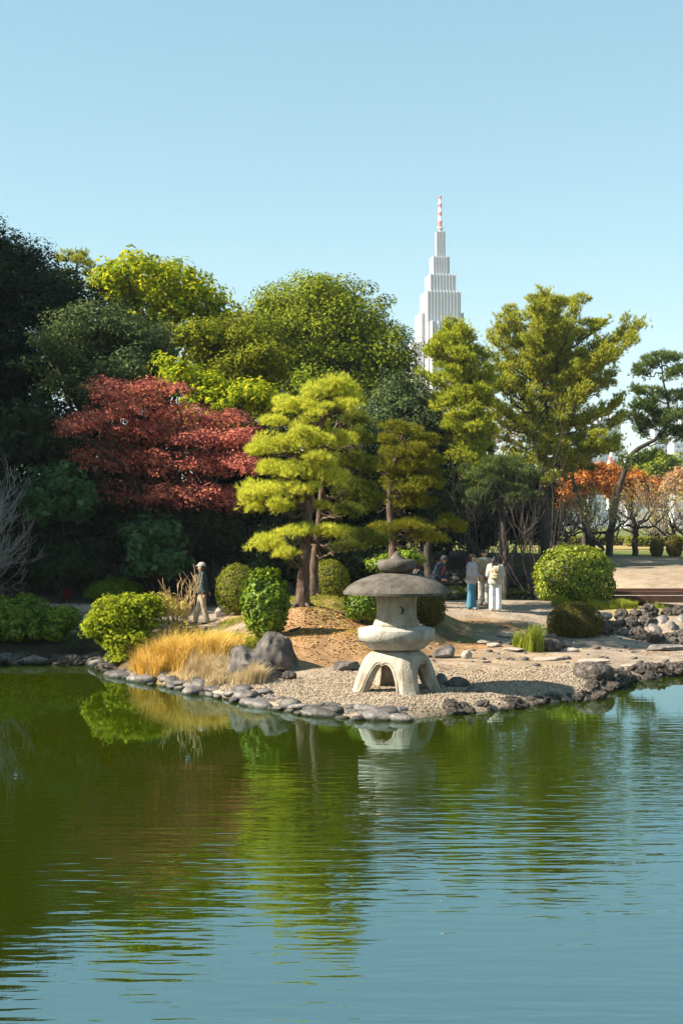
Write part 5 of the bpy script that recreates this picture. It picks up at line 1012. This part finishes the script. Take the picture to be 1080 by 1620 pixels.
def person(label, loc, face, h, arms, legs, outfit, lean=0.0, head_turn=0.0, crouch=0.0):
    """face: heading in degrees, 0 = towards the camera, 90 = to the right of the picture; local figure looks along -Y"""
    s = h/1.70; t = thing('person', label, 'person', loc, rz=math.radians(face)); S = lambda x, y, z: (x*s, y*s, z*s)
    def L_(x, y, z):   # lean the upper body forward about the hips, lower it when crouched
        c, n_ = math.cos(lean), math.sin(lean); zz = z-.92; return ((x)*s, (y*c-zz*n_)*s+0, (.92-crouch+zz*c+y*n_)*s)
    hip = lambda sx: (sx*.09*s, 0, (.90-crouch)*s)
    R = lambda r: r*s
    body = []; pel = [((-.08*s, .01*s, (.95-crouch)*s), R(.115), (.08*s, .01*s, (.95-crouch)*s), R(.115))]
    body += pel+[(L_(0, .01, .98), R(.125), L_(0, .0, 1.16), R(.115)), (L_(0, 0, 1.16), R(.115), L_(0, 0, 1.30), R(.125)), (L_(-.09, .0, 1.33), R(.095), L_(.09, .0, 1.33), R(.095)), (L_(-.165, .005, 1.40), R(.06), L_(.165, .005, 1.40), R(.06)), (L_(0, .01, 1.42), R(.062), L_(0, -.005, 1.53), R(.052))]
    ct, st = math.cos(head_turn), math.sin(head_turn)
    def Hd(x, y, z): return L_(x*ct-y*st, x*st+y*ct-.015, z)
    head = [(Hd(0, .012, 1.61), R(.096), Hd(0, -.012, 1.60), R(.09)), (Hd(0, -.02, 1.56), R(.07), Hd(0, -.05, 1.515), R(.038)), (Hd(0, -.085, 1.605), R(.012), Hd(0, -.112, 1.568), R(.015)), (Hd(.093, 0, 1.58), R(.014), Hd(.093, .012, 1.61), R(.018)), (Hd(-.093, 0, 1.58), R(.014), Hd(-.093, .012, 1.61), R(.018))]
    legc, shoe = [], []
    for sx, (kn, an) in zip((-1, 1), legs):
        hp = hip(sx); kp, ap = S(*kn), S(*an); legc.append((hp, kp, ap)); body += [(hp, R(.088), kp, R(.056)), (kp, R(.057), ap, R(.038)), (ap, R(.04), (ap[0], ap[1]-.14*s, .03*s), R(.03))]
        shoe.append([((ap[0], ap[1]+.03*s, .045*s), R(.045), (ap[0], ap[1]-.10*s, .04*s), R(.042)), ((ap[0], ap[1]-.10*s, .038*s), R(.042), (ap[0], ap[1]-.17*s, .03*s), R(.03))])
    armc = []
    for sx, (el, wr) in zip((-1, 1), arms):
        sh = L_(sx*.175, .005, 1.395); ep, wp = L_(*el), L_(*wr); armc.append((sh, ep, wp)); body += [(sh, R(.05), ep, R(.04)), (ep, R(.04), wp, R(.028))]
        d = Vector(wp)-Vector(ep); d.normalize(); side = d.cross(Vector((0, 1, 0.2))).normalized(); nrm_ = d.cross(side); w_ = Vector(wp)
        pm = w_+d*.075*s; body.append((tuple(w_), R(.027), tuple(pm), R(.03)))
        for q, fl in zip((-.027, -.009, .009, .027), (.062, .075, .07, .055)):
            b_ = pm+side*q*s; m1 = b_+d*fl*.55*s+nrm_*.008*s; m2 = m1+d*fl*.4*s+nrm_*.022*s; body += [(tuple(b_), R(.0105), tuple(m1), R(.0105)), (tuple(m1), R(.0105), tuple(m2), R(.0095))]
        tb = w_+d*.03*s+side*.03*s*sx; body += [(tuple(tb), R(.012), tuple(tb+side*.03*s*sx+d*.03*s), R(.0105)), (tuple(tb+side*.03*s*sx+d*.03*s), R(.0105), tuple(tb+side*.034*s*sx+d*.06*s+nrm_*.012*s), R(.009))]
    bo = blend('body', body+head, M['skin'], t, .0125, 2)
    for sx in (-1, 1): MB().ell(Hd(sx*.034, -.087, 1.607), (R(.013), R(.009), R(.009)), 10, 6).build('eye', M['eye'], bo, True)
    MB().ell(Hd(0, -.083, 1.538), (R(.024), R(.01), R(.008)), 10, 6).build('mouth', M['lips'], bo, True)
    # trousers
    fl = outfit.get('flare', .07); tc_ = [((-.08*s, .01*s, (.955-crouch)*s), R(.128), (.08*s, .01*s, (.955-crouch)*s), R(.128))]
    for hp, kp, ap in legc: tc_ += [(hp, R(.108), kp, R(outfit.get('knee', .078))), (kp, R(outfit.get('knee', .078)), (ap[0], ap[1], ap[2]+.02*s), R(fl))]
    blend('trousers', tc_, outfit['trousers'], t, .018)
    for sh_ in shoe: blend('shoe', sh_, outfit['shoe'], t, .01, 1)
    jb = outfit.get('hem', .93); tk = outfit.get('bulk', .03)
    jc = [(L_(-.07, .01, jb), R(.115+tk), L_(.07, .01, jb), R(.115+tk)), (L_(0, .01, jb), R(.13+tk), L_(0, 0, 1.28), R(.125+tk)), (L_(-.09, 0, 1.32), R(.10+tk), L_(.09, 0, 1.32), R(.10+tk)), (L_(-.165, .005, 1.395), R(.058+tk*.7), L_(.165, .005, 1.395), R(.058+tk*.7)), (L_(0, .01, 1.40), R(.07+tk*.5), L_(0, .0, 1.455), R(.062+tk*.5))]
    for sh, ep, wp in armc: jc += [(sh, R(.058+tk*.7), ep, R(.052+tk*.6)), (ep, R(.052+tk*.6), tuple(Vector(ep).lerp(Vector(wp), .93)), R(.04+tk*.5))]
    blend('jacket', jc, outfit['jacket'], t, .018)
    if outfit.get('collar'): blend('collar', [(Hd(math.cos(a)*.085, math.sin(a)*.08+.01, 1.455), R(.035), Hd(math.cos(a+.5)*.085, math.sin(a+.5)*.08+.01, 1.455), R(.035)) for a in np.arange(0, 6.2, .5)], outfit['collar'], t, .011)
    if outfit.get('shirt'): blend('shirt', [(L_(0, -.135, 1.02), R(.045), L_(0, -.118, 1.36), R(.05))], outfit['shirt'], t, .011)
    hair = outfit.get('hair')
    if hair:
        hc = [(Hd(0, .02, 1.635), R(.104), Hd(0, -.015, 1.645), R(.088)), (Hd(0, .045, 1.60), R(.085), Hd(0, .05, 1.56), R(.075))]
        for sx in (-1, 1): hc.append((Hd(sx*.07, .02, 1.62), R(.045), Hd(sx*.075, .03, 1.52), R(.035)))
        ln = outfit.get('hair_len', 0)
        if ln:
            for q in (-.07, -.025, .025, .07): hc.append((Hd(q, .06, 1.58), R(.05), Hd(q*1.15, .10, 1.58-ln), R(.034)))
            for sx in (-1, 1): hc.append((Hd(sx*.085, .01, 1.58), R(.03), Hd(sx*.095, -.03, 1.58-ln*.8), R(.022)))
        blend('hair', hc, hair, t, .01, 2)
    if outfit.get('cap'):
        blend('cap', [(Hd(0, .015, 1.645), R(.108), Hd(0, -.012, 1.648), R(.102)), (Hd(-.05, -.10, 1.645), R(.02), Hd(.05, -.10, 1.645), R(.02)), (Hd(-.04, -.15, 1.635), R(.016), Hd(.04, -.15, 1.635), R(.016)), (Hd(0, -.09, 1.65), R(.03), Hd(0, -.15, 1.638), R(.018))], outfit['cap'], t, .01, 2)
    return t, L_
def place(px, D): x = xat(px, D); return (x, D, gz(x, D)+.005)
STAND = (((-.10, .01, .49), (-.10, .02, .08)), ((.10, .01, .49), (.10, .02, .08)))
C = cloth
# man in a cap, strolling, looking left
t, _ = person('man in grey cap, dark jacket and khaki trousers strolling on the path', place(320, 38), -88, 1.70,
  (((-.21, .07, 1.14), (-.20, .17, .92)), ((.22, .05, 1.13), (.20, .06, .88))), (((-.09, -.10, .50), (-.09, -.20, .09)), ((.09, .05, .49), (.09, .15, .09))),
  dict(trousers=C('khaki_trousers', (.36, .29, .21)), jacket=C('dark_jacket', (.028, .045, .052)), shoe=flat_mat('dark_shoe', (.06, .045, .04)), cap=C('grey_cap', (.30, .28, .27)), collar=C('dark_scarf', (.03, .035, .035)), hair=M['hair_black'], flare=.075, bulk=.035), head_turn=-.1)
bs = []
for q in range(7): a = q/6; bs.append((.13-.26*a, -.165+.04*abs(a-.5), 1.40-.42*a))
MB().tube(bs, [.018]*7, 6).build('bag_strap', C('tan_strap', (.40, .30, .15)), t, True)
# woman with long hair and jeans
person('woman with long brown hair, pale grey jacket and blue flared jeans', place(746, 40), 62, 1.60,
  (((-.22, .02, 1.13), (-.16, -.16, 1.02)), ((.22, .0, 1.13), (.15, -.19, 1.04))), STAND,
  dict(trousers=C('blue_jeans', (.05, .17, .24)), jacket=C('pale_grey_jacket', (.34, .33, .37)), shoe=flat_mat('white_shoe', (.7, .7, .7)), hair=M['hair_brown'], hair_len=.42, flare=.125, knee=.095, bulk=.05, hem=.90))
# person in cream with a big collar
person('person in cream coat with a big pale collar facing the camera', place(765, 41.2), -12, 1.66,
  (((-.22, -.02, 1.13), (-.12, -.20, 1.10)), ((.22, -.02, 1.13), (.10, -.20, 1.08))), STAND,
  dict(trousers=C('cream_trousers', (.44, .40, .35)), jacket=C('cream_coat', (.27, .235, .16)), shoe=flat_mat('brown_shoe', (.22, .13, .08)), hair=M['hair_black'], collar=C('pale_collar', (.66, .62, .54)), flare=.09, knee=.088, bulk=.05, hem=.86), head_turn=.25)
# woman with her back to the camera, backpack
WB = place(783, 39.4)
t, LL = person('woman in white jeans and pale jacket seen from behind', WB, 172, 1.57,
  (((-.23, -.02, 1.13), (-.17, -.18, 1.06)), ((.23, -.02, 1.13), (.17, -.17, 1.05))), STAND,
  dict(trousers=C('white_jeans', (.62, .63, .66)), jacket=C('white_jacket', (.40, .40, .36)), shoe=flat_mat('white_trainer', (.7, .69, .66)), hair=M['hair_black'], hair_len=.14, flare=.105, knee=.095, bulk=.05, hem=.93))
bp_ = thing('backpack', 'small beige backpack on the back of the woman in white', 'backpack', WB, rz=math.radians(172)); mt = C('beige_canvas', (.40, .31, .19))
blend('bag', [((-.06, .22, 1.0), .085, (.06, .22, 1.0), .085), ((-.06, .215, 1.18), .08, (.06, .215, 1.18), .08), ((0, .22, .98), .09, (0, .215, 1.2), .085)], mt, bp_, .012)
blend('front_pocket', [((-.04, .30, .98), .05, (.04, .30, .98), .05), ((-.04, .295, 1.05), .05, (.04, .295, 1.05), .05)], mt, bp_, .012)
for sx in (-1, 1): MB().tube([(sx*.09, .17, 1.24), (sx*.11, .05, 1.385), (sx*.11, -.11, 1.33), (sx*.12, -.13, 1.18)], [.018]*4, 6).build('strap', mt, bp_, True)
hb = thing('shoulder_bag', 'small brown shoulder bag between the cream person and woman in white', 'bag', (xat(772, 40.0), 40.0, WB[2]+.88)); mt = C('brown_leather', (.22, .09, .045))
blend('bag', [((-.09, 0, .04), .055, (.09, 0, .07), .055), ((-.09, 0, .10), .05, (.09, 0, .12), .05)], mt, hb, .012); MB().tube([(-.1, 0, .12), (-.06, .02, .35), (.05, .03, .52), (.12, 0, .13)], [.01]*4, 6).build('strap', mt, hb, True)
# stooping person half hidden by the lantern roof
person('person in dark cap and navy jacket over red shirt, half hidden by lantern roof', place(689, 41.5), 55, 1.55,
  (((-.20, -.10, 1.12), (-.12, -.28, 1.05)), ((.20, -.10, 1.12), (.12, -.28, 1.02))), (((-.10, -.24, .42), (-.10, -.04, .08)), ((.10, -.22, .42), (.10, -.02, .08))),
  dict(trousers=C('dark_trousers', (.04, .04, .05)), jacket=C('navy_jacket', (.03, .045, .08)), shoe=flat_mat('black_shoe', (.03, .03, .03)), cap=C('black_cap', (.03, .035, .04)), shirt=C('red_shirt', (.5, .05, .05)), hair=M['hair_black'], bulk=.03), lean=.45, crouch=.10)
# ------------------------------------------------------------------ thin haze over the city
m, n, L, o = new_mat('haze'); v = n.new('ShaderNodeVolumePrincipled'); v.inputs['Color'].default_value = (.74, .90, 1.0, 1); v.inputs['Density'].default_value = 0.00013; v.inputs['Anisotropy'].default_value = 0.0; L.new(v.outputs[0], o.inputs['Volume'])
tag(MB().box((0, 1110, 124), (5000, 2900, 252)).build('haze', m), 'pale daylight haze over the park and the city', 'haze', kind='stuff')
